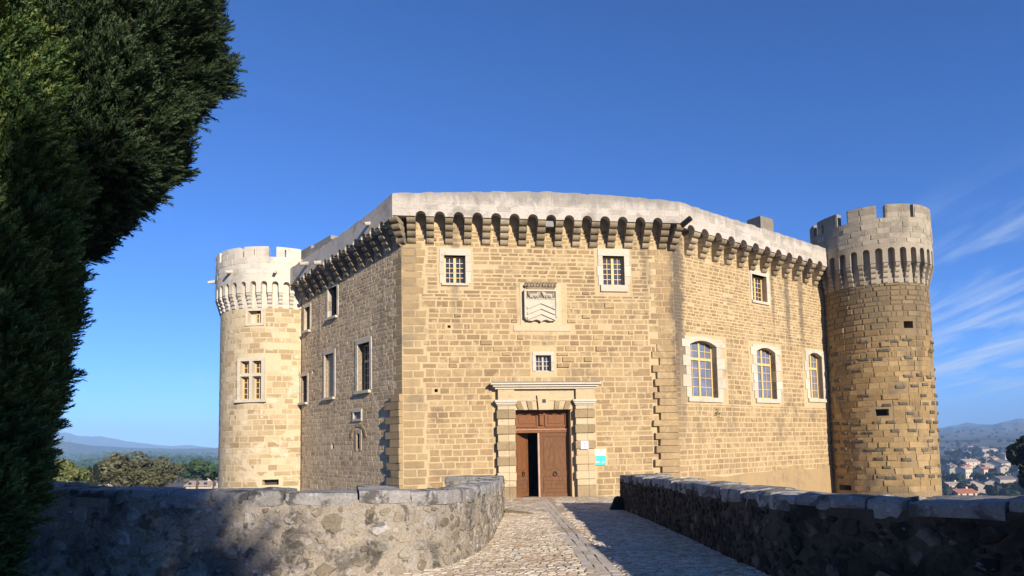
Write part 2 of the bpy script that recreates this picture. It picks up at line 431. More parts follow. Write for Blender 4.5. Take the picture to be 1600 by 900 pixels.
def blocks(matkey):
    if matkey not in BLK:
        BLK[matkey] = [block_mesh('stone', M[matkey], 100 + i) for i in range(10)]
        for me in BLK[matkey]:
            me['np'] = 0
    return BLK[matkey]


def free_runs(a, b, blocked):
    runs = [(a, b)]
    for x0, x1 in blocked:
        nx = []
        for p, q in runs:
            if x1 <= p or x0 >= q:
                nx.append((p, q))
            else:
                if x0 - p > 0.08: nx.append((p, x0))
                if q - x1 > 0.08: nx.append((x1, q))
        runs = nx
    return runs


def lay_courses(u0, u1, v0, v1, excl, hs, ls, r, joint=0.028, dep=(0.012, 0.03), skip=0.0, tone=(0.1, 0.9), proud=0.0, round_h=None):
    """list of stones (uc, v, w, len, h, tone)"""
    out = []
    v = v0
    while v < v1 - 0.1:
        h = r.uniform(*hs)
        if v + h > v1 - 0.1: h = v1 - v
        blk = [(e[0] - joint, e[2] + joint) for e in excl if e[1] < v + h - 0.03 and e[3] > v + 0.03]
        for p, q in free_runs(u0, u1, blk):
            x = p
            while x < q - 0.05:
                L = r.uniform(*ls) if r.random() > 0.15 else r.uniform(ls[0] * 0.6, ls[0])
                if q - (x + L) < ls[0] * 0.5: L = q - x
                if r.random() >= skip:
                    d = r.uniform(*dep)
                    if r.random() < proud: d += r.uniform(0.03, 0.075)
                    out.append((x + L / 2, v + joint * r.uniform(0.3, 0.7), d, L - joint * r.uniform(0.7, 1.5), h - joint * r.uniform(0.8, 1.5), r.uniform(*tone)))
                x += L
        v += h
    return out


PX = []


def place_stones(W, stones, matkey, parent, n_obj, name='stone', stuff='stonework', key=None):
    """largest n_obj stones become objects of their own, the others one mesh"""
    bl = blocks(matkey)
    st = sorted(stones, key=key or (lambda s: -s[3] * s[4]))
    for i, s in enumerate(st[:n_obj]):
        u, v, d, L, h, tn = s
        o = bpy.data.objects.new(name, bl[i % len(bl)])
        x, y, z = W.P(u, v, 0.0)
        mw = Matrix.Translation((x, y, z)) @ Matrix.Rotation(W.rot(u), 4, 'Z') @ Matrix.Diagonal((L, d, h, 1))
        o['tone'] = tn
        link(o, parent, mw)
    rest = st[n_obj:]
    if rest:
        mb = MB()
        tmpl = [([tuple(vv.co) for vv in me.vertices], [tuple(p.vertices) for p in me.polygons]) for me in bl]
        for i, (u, v, d, L, h, tn) in enumerate(rest):
            tv, tf = tmpl[i % len(tmpl)]
            mb.add([W.P(u + x * L, v + z * h, -y * d) for x, y, z in tv], tf, tn)
        o = mb.build(stuff, M[matkey], parent)
        o['kind'] = 'stuff'


# ------------------------------------------------------------------ the castle
C0, C1, C2, C3 = (-11.6, 35.2), (-4.68, 27.3), (7.46, 28.9), (18.4, 36.7)
BASE = -3.6
aL = math.atan2(C1[1] - C0[1], C1[0] - C0[0]); aF = math.atan2(C2[1] - C1[1], C2[0] - C1[0]); aR = math.atan2(C3[1] - C2[1], C3[0] - C2[0])
t1, t2 = math.tan((aF - aL) / 2), math.tan((aR - aF) / 2)
WL, WF, WR = Plane(C0, C1, 0, t1), Plane(C1, C2, t1, t2), Plane(C2, C3, t2, 0)
castle = empty('castle', (1.4, 28.1, -0.66), 'fortified stone castle with a bent crenel-less parapet on corbels and a wooden double door', 'castle')

F_open = dict(w1=(1.83, 8.75, 2.76, 10.0, 0.4), w2=(8.96, 8.77, 9.97, 10.12, 0.4), small=(5.8, 4.87, 6.49, 5.58, 0.4), door=(4.81, -0.7, 7.31, 3.17, 0.55))
R_open = dict(t=(6.12, 8.84, 7.40, 10.21, 0.42), a=(1.03, 3.71, 2.96, 6.40, 0.42), b=(6.23, 3.77, 7.88, 6.42, 0.42), c=(11.09, 3.9, 12.46, 6.48, 0.42))
L_open = dict(w1=(3.29, 8.33, 4.30, 9.86, 0.5), w2=(0.38, 8.07, 1.05, 9.36, 0.5), big=(6.49, 4.31, 7.66, 6.55, 0.5), blind=(2.94, 4.22, 3.98, 6.46, 0.16), w4=(-0.1, 4.15, 0.74, 5.6, 0.5),
              plaque=(6.12, 3.0, 6.82, 3.33, 0.1), slit=(6.42, 1.6, 6.70, 2.29, 0.5), hole=(3.7, 1.61, 3.96, 1.87, 0.3), hole2=(1.37, 5.62, 1.60, 5.82, 0.3))
F_holes = [(1.95, 6.78, 2.08, 6.90, 0.3), (1.36, 3.98, 1.50, 4.12, 0.3)]

WALLS = {}
for nm, W, ops, mat, top in (('front_wall', WF, list(F_open.values()) + F_holes, 'facade_mortar', 12.0), ('side_wall', WR, list(R_open.values()), 'facade_mortar', 11.8),
                             ('side_wall', WL, list(L_open.values()), 'grey_mortar', 11.3)):
    mb = MB()
    wall_sheet(mb, W, 0.0, W.L, BASE, top, ops)
    WALLS[W] = mb.build(nm, M[mat], castle)

# closed body behind the faces: floor of the roof, rear walls, lit by nothing inside
mb = MB()
B0, B1 = (-9.0, 52.0), (20.0, 52.0)
ring = [C0, C1, C2, C3, B1, B0]
mb.face([(x, y, 11.1) for x, y in ring])
mb.face([(x, y, BASE) for x, y in reversed(ring)])
for a, b in ((C3, B1), (B1, B0), (B0, C0)):
    mb.face([(*a, BASE), (*b, BASE), (*b, 11.12), (*a, 11.12)])
mb.build('roof_and_rear_wall', M['grey_mortar'], castle)
# dim entrance hall behind the door, and closed window recesses
mb = MB()
q = lambda u, v, w_: WF.P(u, v, w_)
u0, u1, z0, z1, d0, d1 = 4.5, 7.6, -0.68, 3.4, -0.56, -7.0
mb.face([q(u0, z0, d0), q(u1, z0, d0), q(u1, z0, d1), q(u0, z0, d1)])
mb.face([q(u0, z1, d1), q(u1, z1, d1), q(u1, z1, d0), q(u0, z1, d0)])
mb.face([q(u0, z0, d1), q(u1, z0, d1), q(u1, z1, d1), q(u0, z1, d1)])
mb.face([q(u0, z0, d0), q(u0, z0, d1), q(u0, z1, d1), q(u0, z1, d0)])
mb.face([q(u1, z0, d1), q(u1, z0, d0), q(u1, z1, d0), q(u1, z1, d1)])
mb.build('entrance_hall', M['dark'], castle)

# ---- stones of the three faces
r1 = random.Random(3)
quoin_ex = []
stF, stR, stL = [], [], []
exF = [(1.60, 8.55, 3.02, 10.34), (8.66, 8.42, 10.24, 10.46), (5.08, 6.9, 7.2, 8.86), (4.72, 6.53, 7.56, 6.95), (5.62, 4.72, 6.68, 5.8), (3.9, -0.8, 8.4, 4.42),
       (8.28, 0.65, 8.88, 1.42), (1.9, 6.73, 2.13, 6.95), (1.3, 3.93, 1.55, 4.17)]
# left quoins: alternate long and short dressed blocks
qs = []
v = -0.9
k = 0
while v < 10.3:
    h = r1.uniform(0.30, 0.38)
    L = r1.uniform(0.75, 1.05) if k % 2 else r1.uniform(0.42, 0.6)
    qs.append((L / 2 + 0.01, v, 0.013, L - 0.03, h - 0.045, r1.uniform(0.15, 0.95)))
    if k % 2 == 0 and r1.random() < 0.8:
        L2 = r1.uniform(0.3, 0.5)
        qs.append((L + L2 / 2 + 0.02, v, 0.010, L2 - 0.04, h - 0.05, r1.uniform(0.3, 1)))
        L += L2
    exF.append((0, v, L + 0.03, v + h))
    v += h
    k += 1
# right-hand buttress-like dressed strip with toothing beyond u = 11.0
v = -0.9
k = 0
tooth = []
while v < 10.3:
    h = r1.uniform(0.27, 0.33)
    L = r1.uniform(1.05, 1.2) if k % 2 else r1.uniform(0.75, 0.95)
    if v < 5.9:
        tooth.append((12.24 - L / 2, v, 0.17 * min(1.0, (6.6 - v) / 2.5), L - 0.006, h - 0.006, r1.uniform(0.5, 0.9)))
    else:
        n = 2
        for j in range(n):
            tooth.append((12.24 - L + L * (j + 0.5) / n, v, 0.012, L / n - 0.03, h - 0.03, r1.uniform(0.2, 0.9)))
    exF.append((12.24 - L - 0.02, v, 12.3, v + h))
    v += h
    k += 1
stF += lay_courses(0.0, 12.24, -0.9, 5.0, exF, (0.20, 0.30), (0.36, 0.80), r1, 0.034, (0.003, 0.010), tone=(0.15, 1.0))
stF += lay_courses(0.0, 12.24, 5.0, 8.0, exF, (0.20, 0.29), (0.30, 0.66), r1, 0.042, (0.003, 0.012), proud=0.13, skip=0.02, tone=(0.1, 0.95))
stF += lay_courses(0.0, 12.24, 8.0, 11.3, exF, (0.14, 0.24), (0.32, 0.8), r1, 0.052, (0.004, 0.014), proud=0.04, skip=0.03, tone=(0.05, 0.85))
exR = [(0.35, 3.5, 3.72, 6.62), (5.66, 3.52, 8.45, 6.66), (10.55, 3.62, 13.4, 6.7), (5.95, 8.66, 7.72, 10.48)]
stR += lay_courses(0.02, 13.3, 0.05, 3.4, exR, (0.22, 0.28), (0.38, 0.66), r1, 0.036, (0.003, 0.009), tone=(0.25, 0.95))
stR += lay_courses(0.02, 13.3, 3.4, 6.7, exR, (0.19, 0.27), (0.30, 0.55), r1, 0.042, (0.004, 0.011), tone=(0.1, 0.9))
stR += lay_courses(0.02, 13.3, 6.7, 11.2, exR, (0.13, 0.22), (0.24, 0.55), r1, 0.045, (0.004, 0.015), tone=(0.05, 0.85), skip=0.03)
exL = [(o[0] - e, o[1] - 0.14, o[2] + e, o[3] + 0.2) for k_, o in L_open.items() for e in ((0.06 if 'hole' in k_ else 0.2),)]
toothL = []
v = -0.9
k = 0
while v < 9.7:
    h = r1.uniform(0.28, 0.36)
    L = r1.uniform(1.05, 1.25) if k % 2 else r1.uniform(0.7, 0.85)
    if v < 3.8:
        toothL.append((10.495 - L / 2, v, 0.20, L - 0.008, h - 0.008, r1.uniform(0.3, 0.9)))
    else:
        toothL.append((10.495 - L * 0.3, v, 0.012, L * 0.6 - 0.03, h - 0.04, r1.uniform(0.3, 0.9)))
        L *= 0.62
    exL.append((10.495 - L - 0.02, v, 10.7, v + h))
    v += h
    k += 1
stL += lay_courses(0.0, 10.49, -0.5, 4.0, exL, (0.16, 0.27), (0.28, 0.62), r1, 0.035, (0.004, 0.013), tone=(0.15, 0.9), skip=0.06)
stL += lay_courses(0.0, 10.49, 4.0, 10.9, exL, (0.13, 0.24), (0.25, 0.6), r1, 0.035, (0.004, 0.016), tone=(0.05, 0.85), skip=0.05)
for k_ in ('facade', 'quoin'):
    M[k_ + '_sharp'] = M[k_]
    BLK[k_ + '_sharp'] = [block_mesh('toothing_stone', M[k_], 700 + i, 0.012, 0.02, 0.004) for i in range(4)]
place_stones(WF, stF, 'facade', WALLS[WF], 130)
place_stones(WR, stR, 'facade', WALLS[WR], 60)
place_stones(WL, stL, 'grey_wall', WALLS[WL], 40)
place_stones(WF, qs, 'quoin', WALLS[WF], 70, 'quoin', 'quoin_row')
place_stones(WF, tooth, 'facade_sharp', WALLS[WF], 60, 'toothing_stone', 'toothing_row')
place_stones(WL, toothL, 'quoin_sharp', WALLS[WL], 40, 'toothing_stone', 'toothing_row')
# plaster band low on the right face
mb = MB()
us = np.linspace(0.0, 13.3, 28)
for a, b in zip(us, us[1:]):
    f = lambda u: -0.02 + 0.10 * math.sin(u * 1.3) * math.sin(u * 0.37 + 1) + 0.012 * u
    mb.face([WR.P(a, BASE, 0.05), WR.P(b, BASE, 0.05), WR.P(b, f(b), 0.05), WR.P(a, f(a), 0.05)], 0.6)
    mb.face([WR.P(a, f(a), 0.05), WR.P(b, f(b), 0.05), WR.P(b, f(b), 0.0), WR.P(a, f(a), 0.0)], 0.6)
mb.build('plaster_band', M['quoin'], castle)

# ---- parapet on corbels
def strip(mb, W, bays, pier_low, spring, rad, top, w0, w1, u_lo, u_hi, gaps=(), gap_z=0.0, slits=(), tone=None, arch_n=8):
    """upright band with an arched slot at every bay centre; gaps are crenels (ua, ub)"""
    cuts = {round(u_lo, 4), round(u_hi, 4)}
    for c in bays:
        for i in range(arch_n + 1):
            cuts.add(round(c - rad * math.cos(math.pi * i / arch_n), 4))
    for a, b in gaps: cuts |= {round(a, 4), round(b, 4)}
    for a, b, _, _ in slits: cuts |= {round(a, 4), round(b, 4)}
    st = (u_hi - u_lo) / max(1, round((u_hi - u_lo) / 0.2))
    k = u_lo
    while k < u_hi:
        cuts.add(round(k, 4)); k += st
    cs = sorted(x for x in cuts if u_lo - 1e-4 <= x <= u_hi + 1e-4)
    cs = [x for i, x in enumerate(cs) if i == 0 or x - cs[i - 1] > 1e-3]
    off = lambda u: (tone(u) if tone else 0.0)

    def low(u, m):
        for c in bays:
            if abs(m - c) < rad:
                return spring + math.sqrt(max(0.0, rad * rad - (u - c) ** 2)) + off(u)
        return pier_low + off(u)

    def up(u, m):
        for a, b in gaps:
            if a < m < b: return gap_z + off(u)
        return top(u) if callable(top) else top

    L = getattr(W, 'L', None)

    def P(u, v, w_):
        if L is not None:
            if u < 0 and u_lo < 0: u = u * (w_ / w1)
            elif u > L: u = L + (u - L) * (w_ / w1)
        return W.P(u, v, w_)
    cols = []
    for a, b in zip(cs, cs[1:]):
        m = (a + b) / 2
        segs = [(low(a, m), low(b, m), up(a, m), up(b, m))]
        for sa, sb, z0, z1 in slits:
            if sa - 1e-4 < m < sb + 1e-4:
                s0 = segs.pop()
                segs += [(s0[0], s0[1], z0, z0), (z1, z1, s0[2], s0[3])]
        cols.append((a, b, segs))
    for a, b, segs in cols:
        for l0, l1, t0, t1_ in segs:
            tn = 0.35 + 0.5 * (math.sin(math.floor(a / 0.9) * 12.9) * 0.5 + 0.5)
            mb.face([P(a, l0, w1), P(b, l1, w1), P(b, t1_, w1), P(a, t0, w1)], tn)
            mb.face([P(b, l1, w0), P(a, l0, w0), P(a, t0, w0), P(b, t1_, w0)], tn)
            mb.face([P(a, t0, w1), P(b, t1_, w1), P(b, t1_, w0), P(a, t0, w0)], tn)
            mb.face([P(a, l0, w0), P(b, l1, w0), P(b, l1, w1), P(a, l0, w1)], tn)
    # vertical jumps between neighbouring columns
    for i in range(len(cols) + 1):
        A = [(s[1], s[3]) for s in cols[i - 1][2]] if i > 0 else []
        Bq = [(s[0], s[2]) for s in cols[i][2]] if i < len(cols) else []
        u = cols[i][0] if i < len(cols) else cols[-1][1]
        zs = sorted(set(round(z, 5) for s in A + Bq for z in s))
        for z0, z1 in zip(zs, zs[1:]):
            if z1 - z0 < 1e-4: continue
            m = (z0 + z1) / 2
            ia = any(s[0] < m < s[1] for s in A); ib = any(s[0] < m < s[1] for s in Bq)
            if ia != ib:
                mb.face([P(u, z0, w0), P(u, z0, w1), P(u, z1, w1), P(u, z1, w0)], 0.5)


def corbel_mesh(name, mat, width, tiers, h, proj, seed):
    """stepped corbel of rounded stones; x along wall, -y outward, z up from its foot"""
    r = random.Random(seed)
    mb = MB()
    for k in range(tiers):
        p = proj * (k + 1) / tiers
        rr = min(h * 0.72, p * 0.9)
        zb, zt = k * h, (k + 1) * h - 0.028
        wd = width * r.uniform(0.94, 1.0) / 2
        prof = [(-0.15, zb), (p - rr, zb)]
        for i in range(1, 6):
            a = math.pi / 2 * i / 5
            prof.append((p - rr + rr * math.sin(a), zb + rr - rr * math.cos(a)))
        prof += [(p, zt - 0.02), (p - 0.03, zt), (-0.15, zt)]
        n = len(prof)
        tn = r.uniform(-0.25, 0.25)
        va = [(-wd, -x, z) for x, z in prof]
        vb = [(wd, -x, z) for x, z in prof]
        fs = [tuple(range(n)), tuple(reversed(range(n, 2 * n)))] + [(i, n + i, n + (i + 1) % n, (i + 1) % n) for i in range(n)]
        mb.add(va + vb, fs, tn)
        mb.add([(-wd * 0.94, 0.1, zt), (wd * 0.94, 0.1, zt), (wd * 0.94, -(p - 0.05), zt), (-wd * 0.94, -(p - 0.05), zt),
                (-wd * 0.94, 0.1, zt + 0.03), (wd * 0.94, 0.1, zt + 0.03), (wd * 0.94, -(p - 0.05), zt + 0.03), (-wd * 0.94, -(p - 0.05), zt + 0.03)],
               [(0, 1, 5, 4), (1, 2, 6, 5), (2, 3, 7, 6), (3, 0, 4, 7)], -0.3)
    return mb.mesh(name, mat)


def put_corbels(W, us, z, meshes, parent, zoff=None, rot=0.0):
    for i, u in enumerate(us):
        o = bpy.data.objects.new('corbel', meshes[i % len(meshes)])
        o['tone'] = rng.uniform(0.0, 0.95)
        x, y, zz_ = W.P(u, z + (zoff(u) if zoff else 0), 0.0)
        link(o, parent, Matrix.Translation((x, y, zz_)) @ Matrix.Rotation(W.rot(u) + rot + rng.uniform(-0.03, 0.03), 4, 'Z') @ Matrix.Diagonal((rng.uniform(0.90, 1.06), rng.uniform(0.93, 1.0), 1, 1)))


PW = 0.68
def lerp_tab(tab):
    xs, ys = [a for a, _ in tab], [b for _, b in tab]
    return lambda u: float(np.interp(u, xs, ys))
rough_top = lambda f: (lambda u: f(u) + 0.012 * math.sin(u * 5.1) + 0.024 * (math.sin(math.floor(u * 2.3) * 91.7) + 0.6 * math.sin(u * 37.0)) * 0.8)
topF = lerp_tab([(-0.6, 12.44), (2, 12.57), (4, 12.66), (6.2, 12.74), (9.1, 12.68), (11, 12.58), (12.6, 12.48)])
topR = lerp_tab([(-0.3, 12.48), (2, 12.44), (6, 12.43), (13.5, 12.38)])
topL = lerp_tab([(-0.5, 11.55), (5.3, 11.86), (8.7, 12.12), (11, 12.44)])
offL = lambda u: -0.72 * (1 - u / 10.5)
extF0, extF1 = PW * t1, PW * t2
cF = [0.43 + 0.811 * i for i in range(15)]
cR_ = [0.10 + 1.0 * i for i in range(14)]
cL_ = [10.3 - 0.80 * i for i in range(13)]
bay = lambda c, lo, hi: [(a + b) / 2 for a, b in zip(sorted(c), sorted(c)[1:])]
mb = MB()
strip(mb, WF, bay(cF, 0, 0), 11.49, 11.49, 0.225, rough_top(topF), PW - 0.34, PW, -extF0, WF.L + extF1)
strip(mb, WR, bay(cR_, 0, 0), 11.33, 11.28, 0.27, rough_top(topR), PW - 0.34, PW, -extF1, WR.L)
strip(mb, WL, bay(cL_, 0, 0), 11.36, 11.30, 0.215, rough_top(topL), PW - 0.34, PW, 0.0, WL.L + extF0, tone=offL)
mb.build('parapet', M['parapet'], castle)
# wall-walk that closes the space behind the parapet
mb = MB()
for W, zt in ((WF, 12.02), (WR, 11.9), (WL, 11.3)):
    for a, b in ((0.0, W.L),):
        mb.face([W.P(a, zt, -0.02), W.P(b, zt, -0.02), W.P(b, zt, -1.6), W.P(a, zt, -1.6)], 0.3)
        mb.face([W.P(a, zt - 0.3, -0.02), W.P(b, zt - 0.3, -0.02), W.P(b, zt, -0.02), W.P(a, zt, -0.02)], 0.3)
        mb.face([W.P(b, zt, -1.6), W.P(a, zt, -1.6), W.P(a, zt - 1.2, -1.6), W.P(b, zt - 1.2, -1.6)], 0.3)
mb.build('wall_walk', M['parapet'], castle)
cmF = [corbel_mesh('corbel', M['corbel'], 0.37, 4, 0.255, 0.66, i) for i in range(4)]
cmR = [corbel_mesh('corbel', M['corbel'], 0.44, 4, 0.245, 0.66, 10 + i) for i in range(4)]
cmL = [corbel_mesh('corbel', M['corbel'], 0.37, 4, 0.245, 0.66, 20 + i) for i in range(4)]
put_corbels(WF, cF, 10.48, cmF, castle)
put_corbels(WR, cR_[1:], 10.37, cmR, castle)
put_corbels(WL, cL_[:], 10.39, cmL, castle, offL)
# corner corbels turned to the bisector
for c, z, rot in ((C1, 10.45, (aL + aF) / 2), (C2, 10.42, (aF + aR) / 2)):
    o = bpy.data.objects.new('corbel', cmF[0]); o['tone'] = 0.4
    link(o, castle, Matrix.Translation((*c, z)) @ Matrix.Rotation(rot, 4, 'Z') @ Matrix.Diagonal((1, 1.12, 1, 1)))

# ashlar blocks of the parapet faces
ra = random.Random(17)
for W, a, b, v0, v1, n in ((WF, -extF0 + 0.01, WF.L + extF1 - 0.01, 11.76, 12.40, 40), (WR, -extF1 + 0.01, WR.L - 0.1, 11.62, 12.34, 30)):
    Wo = Plane(W.P(0, 0, PW - 0.004)[:2], W.P(W.L, 0, PW - 0.004)[:2])
    place_stones(Wo, lay_courses(a, b, v0, v1, [], (0.24, 0.34), (0.5, 1.3), ra, 0.026, (0.007, 0.016), tone=(0.0, 1.0)), 'parapet', castle, n, 'parapet_block', 'parapet_blocks')

# rear pieces above the parapets
mb = MB(); mb.hexa([(14.95, 37.2, 11.0), (16.0, 37.9, 11.0), (15.5, 38.7, 11.0), (14.45, 38.0, 11.0), (14.95, 37.2, 14.95), (16.0, 37.9, 14.95), (15.5, 38.7, 14.95), (14.45, 38.0, 14.95)], 0.3)
mb.build('chimney', M['rtower_top'], castle)
mb = MB()
for a, b, z in ((-0.6, 0.9, 12.80), (0.9, 1.3, 12.60), (1.3, 3.35, 12.75), (3.35, 3.55, 12.52)):
    pbox(mb, WL, a, b, 10.5, z, -0.5, -0.1 + 0.001 * a, 0.6)
mb.build('rear_parapet', M['parapet'], castle)


def tube(mb, a, b, r0, r1, n=10, tone=0.4):
    a, b = Vector(a), Vector(b)
    d = (b - a).normalized()
    x = d.orthogonal().normalized(); y = d.cross(x)
    A = [a + (x * math.cos(2 * math.pi * i / n) + y * math.sin(2 * math.pi * i / n)) * r0 for i in range(n)]
    B = [b + (x * math.cos(2 * math.pi * i / n) + y * math.sin(2 * math.pi * i / n)) * r1 for i in range(n)]
    mb.add(A + B, [(i, (i + 1) % n, n + (i + 1) % n, n + i) for i in range(n)] + [tuple(reversed(range(n))), tuple(range(n, 2 * n))], tone)


def spout(W, u, v, w0, w1, r, parent, mat='corbel'):
    mb = MB(); tube(mb, W.P(u, v + 0.05, w0), W.P(u, v - 0.06, w1), r, r * 0.8)
    mb.build('water_spout', M[mat], parent)


spout(WL, 2.3, 11.3, 0.5, 1.15, 0.12, castle, 'parapet')
spout(WL, 3.8, 11.02, 0.5, 1.05, 0.12, castle, 'parapet')
spout(WL, 8.9, 11.65, 0.5, 0.95, 0.10, castle, 'parapet')
mb = MB(); tube(mb, WR.P(-0.1, 11.15, 0.1), WR.P(0.0, 11.62, 1.15), 0.15, 0.13); mb.build('water_spout', M['iron'], castle)

# ---- windows
def window(W, rect, depth, parent, cols, rows, transom=None, surround=None, bars_mat='window_wood', sill=True, sill_w=0.085, arch=0.0, teeth=0.0, two=True, fr=0.075, bar=0.028, name='window', glass='glass'):
    u0, v0, u1, v1 = rect[:4]
    mb = MB()
    wd = -depth
    pbox(mb, W, u0, u0 + fr, v0, v1, wd, wd + 0.07)
    pbox(mb, W, u1 - fr, u1, v0, v1, wd, wd + 0.07)
    pbox(mb, W, u0 + fr, u1 - fr, v0, v0 + fr, wd, wd + 0.068)
    pbox(mb, W, u0 + fr, u1 - fr, v1 - fr, v1, wd, wd + 0.068)
    um = (u0 + u1) / 2
    if two: pbox(mb, W, um - fr * 0.8, um + fr * 0.8, v0 + fr, v1 - fr, wd, wd + 0.08)
    if transom: pbox(mb, W, u0 + fr, u1 - fr, transom - fr * 0.8, transom + fr * 0.8, wd, wd + 0.085)
    wo = mb.build(name, M[bars_mat], parent)
    mg = MB()
    mg.face([W.P(u0, v0, wd + 0.02), W.P(u1, v0, wd + 0.02), W.P(u1, v1, wd + 0.02), W.P(u0, v1, wd + 0.02)])
    mg.build('glass', M[glass], wo)
    mbx = MB()
    zones = [(v0 + fr, v1 - fr, rows)] if not transom else [(v0 + fr, transom, rows), (transom, v1 - fr, 2)]
    halves = [(u0 + fr, um - fr * 0.8), (um + fr * 0.8, u1 - fr)] if two else [(u0 + fr, u1 - fr)]
    for a, b in halves:
        for i in range(1, cols):
            x = a + (b - a) * i / cols
            pbox(mbx, W, x - bar / 2, x + bar / 2, v0 + fr, v1 - fr, wd + 0.022, wd + 0.05)
        for za, zb, n in zones:
            for i in range(1, n):
                z = za + (zb - za) * i / n
                pbox(mbx, W, a, b, z - bar / 2, z + bar / 2, wd + 0.022, wd + 0.048)
    mbx.build('glazing_bar', M[bars_mat], wo)
    # reveal back wall so the recess is closed
    if surround:
        su, sl, sr, sv = surround            # extra at left, below, right, above
        ms = MB()
        # jamb blocks of uneven length, lintel and sill
        for side in (0, 1):
            z = v0
            k = 0
            ext = su if side == 0 else sr
            while z < v1 - 0.02:
                h = min(rng.uniform(0.36, 0.58), v1 - z)
                if v1 - z - h < 0.15: h = v1 - z
                e = ext * (rng.uniform(0.95, 1.1) if k % 2 else rng.uniform(0.95 - teeth, 1.0 - teeth))
                if side == 0: pbox(ms, W, u0 - e, u0, z + 0.004, z + h - 0.006, -depth, 0.035, rng.uniform(0.2, 0.9))
                else: pbox(ms, W, u1, u1 + e, z + 0.004, z + h - 0.006, -depth, 0.035, rng.uniform(0.2, 0.9))
                z += h; k += 1
        if arch == 0.0:
            pbox(ms, W, u0 - su * 0.9, u1 + sr * 0.9, v1, v1 + sv, -depth, 0.036, 0.6)
        else:
            n = 10
            for i in range(n):
                a0, a1 = i / n, (i + 1) / n
                ua, ub = u0 + (u1 - u0) * a0, u0 + (u1 - u0) * a1
                za, zb = v1 - arch + arch * (1 - (2 * a0 - 1) ** 2), v1 - arch + arch * (1 - (2 * a1 - 1) ** 2)
                for w0_, w1_, sgn in ((-depth, 0.036, 0),):
                    ms.hexa([W.P(ua, za, w1_), W.P(ub, zb, w1_), W.P(ub, zb, w0_ + 0.12), W.P(ua, za, w0_ + 0.12),
                             W.P(ua, v1 + sv + (za - v1) * 0.4, w1_), W.P(ub, v1 + sv + (zb - v1) * 0.4, w1_), W.P(ub, v1 + sv, w0_ + 0.12), W.P(ua, v1 + sv, w0_ + 0.12)], 0.6)
            pbox(ms, W, u0 - su * 0.7, u0, v1, v1 + sv * 0.7, -depth, 0.036, 0.5)
            pbox(ms, W, u1, u1 + sr * 0.7, v1, v1 + sv * 0.7, -depth, 0.036, 0.5)
        if sill:
            pbox(ms, W, u0 - su * 0.5, u1 + sr * 0.5, v0 - sl, v0 - 0.004, -depth, sill_w, 0.5)
        ms.build('surround', M['white'], wo)
    return wo


window(WF, F_open['w1'], 0.26, castle, 2, 5, None, (0.22, 0.10, 0.26, 0.30), teeth=0.1)
window(WF, F_open['w2'], 0.26, castle, 2, 5, None, (0.24, 0.30, 0.26, 0.32), teeth=0.1)
window(WF, F_open['small'], 0.24, castle, 2, 3, None, (0.14, 0.14, 0.14, 0.16), bars_mat='white', sill=False, fr=0.05)
window(WR, R_open['t'], 0.34, castle, 2, 5, None, (0.16, 0.14, 0.26, 0.25), teeth=0.1)
window(WR, R_open['a'], 0.34, castle, 2, 4, 5.55, (0.55, 0.22, 0.62, 0.18), arch=0.22, glass='glass_pale', teeth=0.35)
window(WR, R_open['b'], 0.34, castle, 2, 4, 5.58, (0.48, 0.22, 0.50, 0.18), arch=0.22, glass='glass_pale', teeth=0.3)
window(WR, R_open['c'], 0.34, castle, 2, 4, 5.62, (0.45, 0.20, 0.45, 0.18), arch=0.20, glass='glass_pale', teeth=0.3)
window(WL, L_open['w1'], 0.42, castle, 2, 4, None, (0.16, 0.12, 0.16, 0.16), bars_mat='dark', sill_w=0.15)
window(WL, L_open['w2'], 0.42, castle, 2, 4, None, (0.16, 0.12, 0.14, 0.16), bars_mat='dark', sill_w=0.15)
window(WL, L_open['big'], 0.40, castle, 2, 4, 5.75, (0.20, 0.14, 0.18, 0.22), sill_w=0.15)
window(WL, L_open['w4'], 0.42, castle, 1, 2, None, (0.12, 0.12, 0.14, 0.12), bars_mat='white', fr=0.10, sill_w=0.15)
# the walled-up window with a small light left in it
mb = MB()
b_ = L_open['blind']
wall_sheet(mb, Plane(WL.P(0, 0, -0.15)[:2], WL.P(WL.L, 0, -0.15)[:2]), b_[0], b_[2], b_[1], b_[3], [(3.60, 4.28, 3.92, 5.25, 0.3)])
bw = mb.build('blocked_window', M['grey_mortar'], castle)
ms = MB()
pbox(ms, WL, b_[0] - 0.16, b_[0], b_[1], b_[3], -0.14, 0.04); pbox(ms, WL, b_[2], b_[2] + 0.16, b_[1], b_[3], -0.14, 0.04)
pbox(ms, WL, b_[0] - 0.16, b_[2] + 0.16, b_[3], b_[3] + 0.2, -0.14, 0.042); pbox(ms, WL, b_[0] - 0.12, b_[2] + 0.12, b_[1] - 0.12, b_[1] - 0.003, -0.14, 0.15)
ms.build('surround', M['white'], bw)
# stone plaque with frame, slit frame, dark backs of the small holes
mb = MB()
p_ = L_open['plaque']
pbox(mb, WL, p_[0], p_[2], p_[1], p_[3], -0.12, -0.06); pl = mb.build('plaque', M['lead'], castle)
ms = MB()
pbox(ms, WL, p_[0] - 0.1, p_[0], p_[1], p_[3], -0.1, 0.05); pbox(ms, WL, p_[2], p_[2] + 0.1, p_[1], p_[3], -0.1, 0.05)
pbox(ms, WL, p_[0] - 0.1, p_[2] + 0.1, p_[3], p_[3] + 0.12, -0.1, 0.055); pbox(ms, WL, p_[0] - 0.1, p_[2] + 0.1, p_[1] - 0.1, p_[1], -0.1, 0.07)
ms.build('frame', M['white'], pl)
mb = MB()
for o in [L_open['slit'], L_open['hole'], L_open['hole2']]:
    mb.face([WL.P(o[0], o[1], -o[4]), WL.P(o[2], o[1], -o[4]), WL.P(o[2], o[3], -o[4]), WL.P(o[0], o[3], -o[4])])
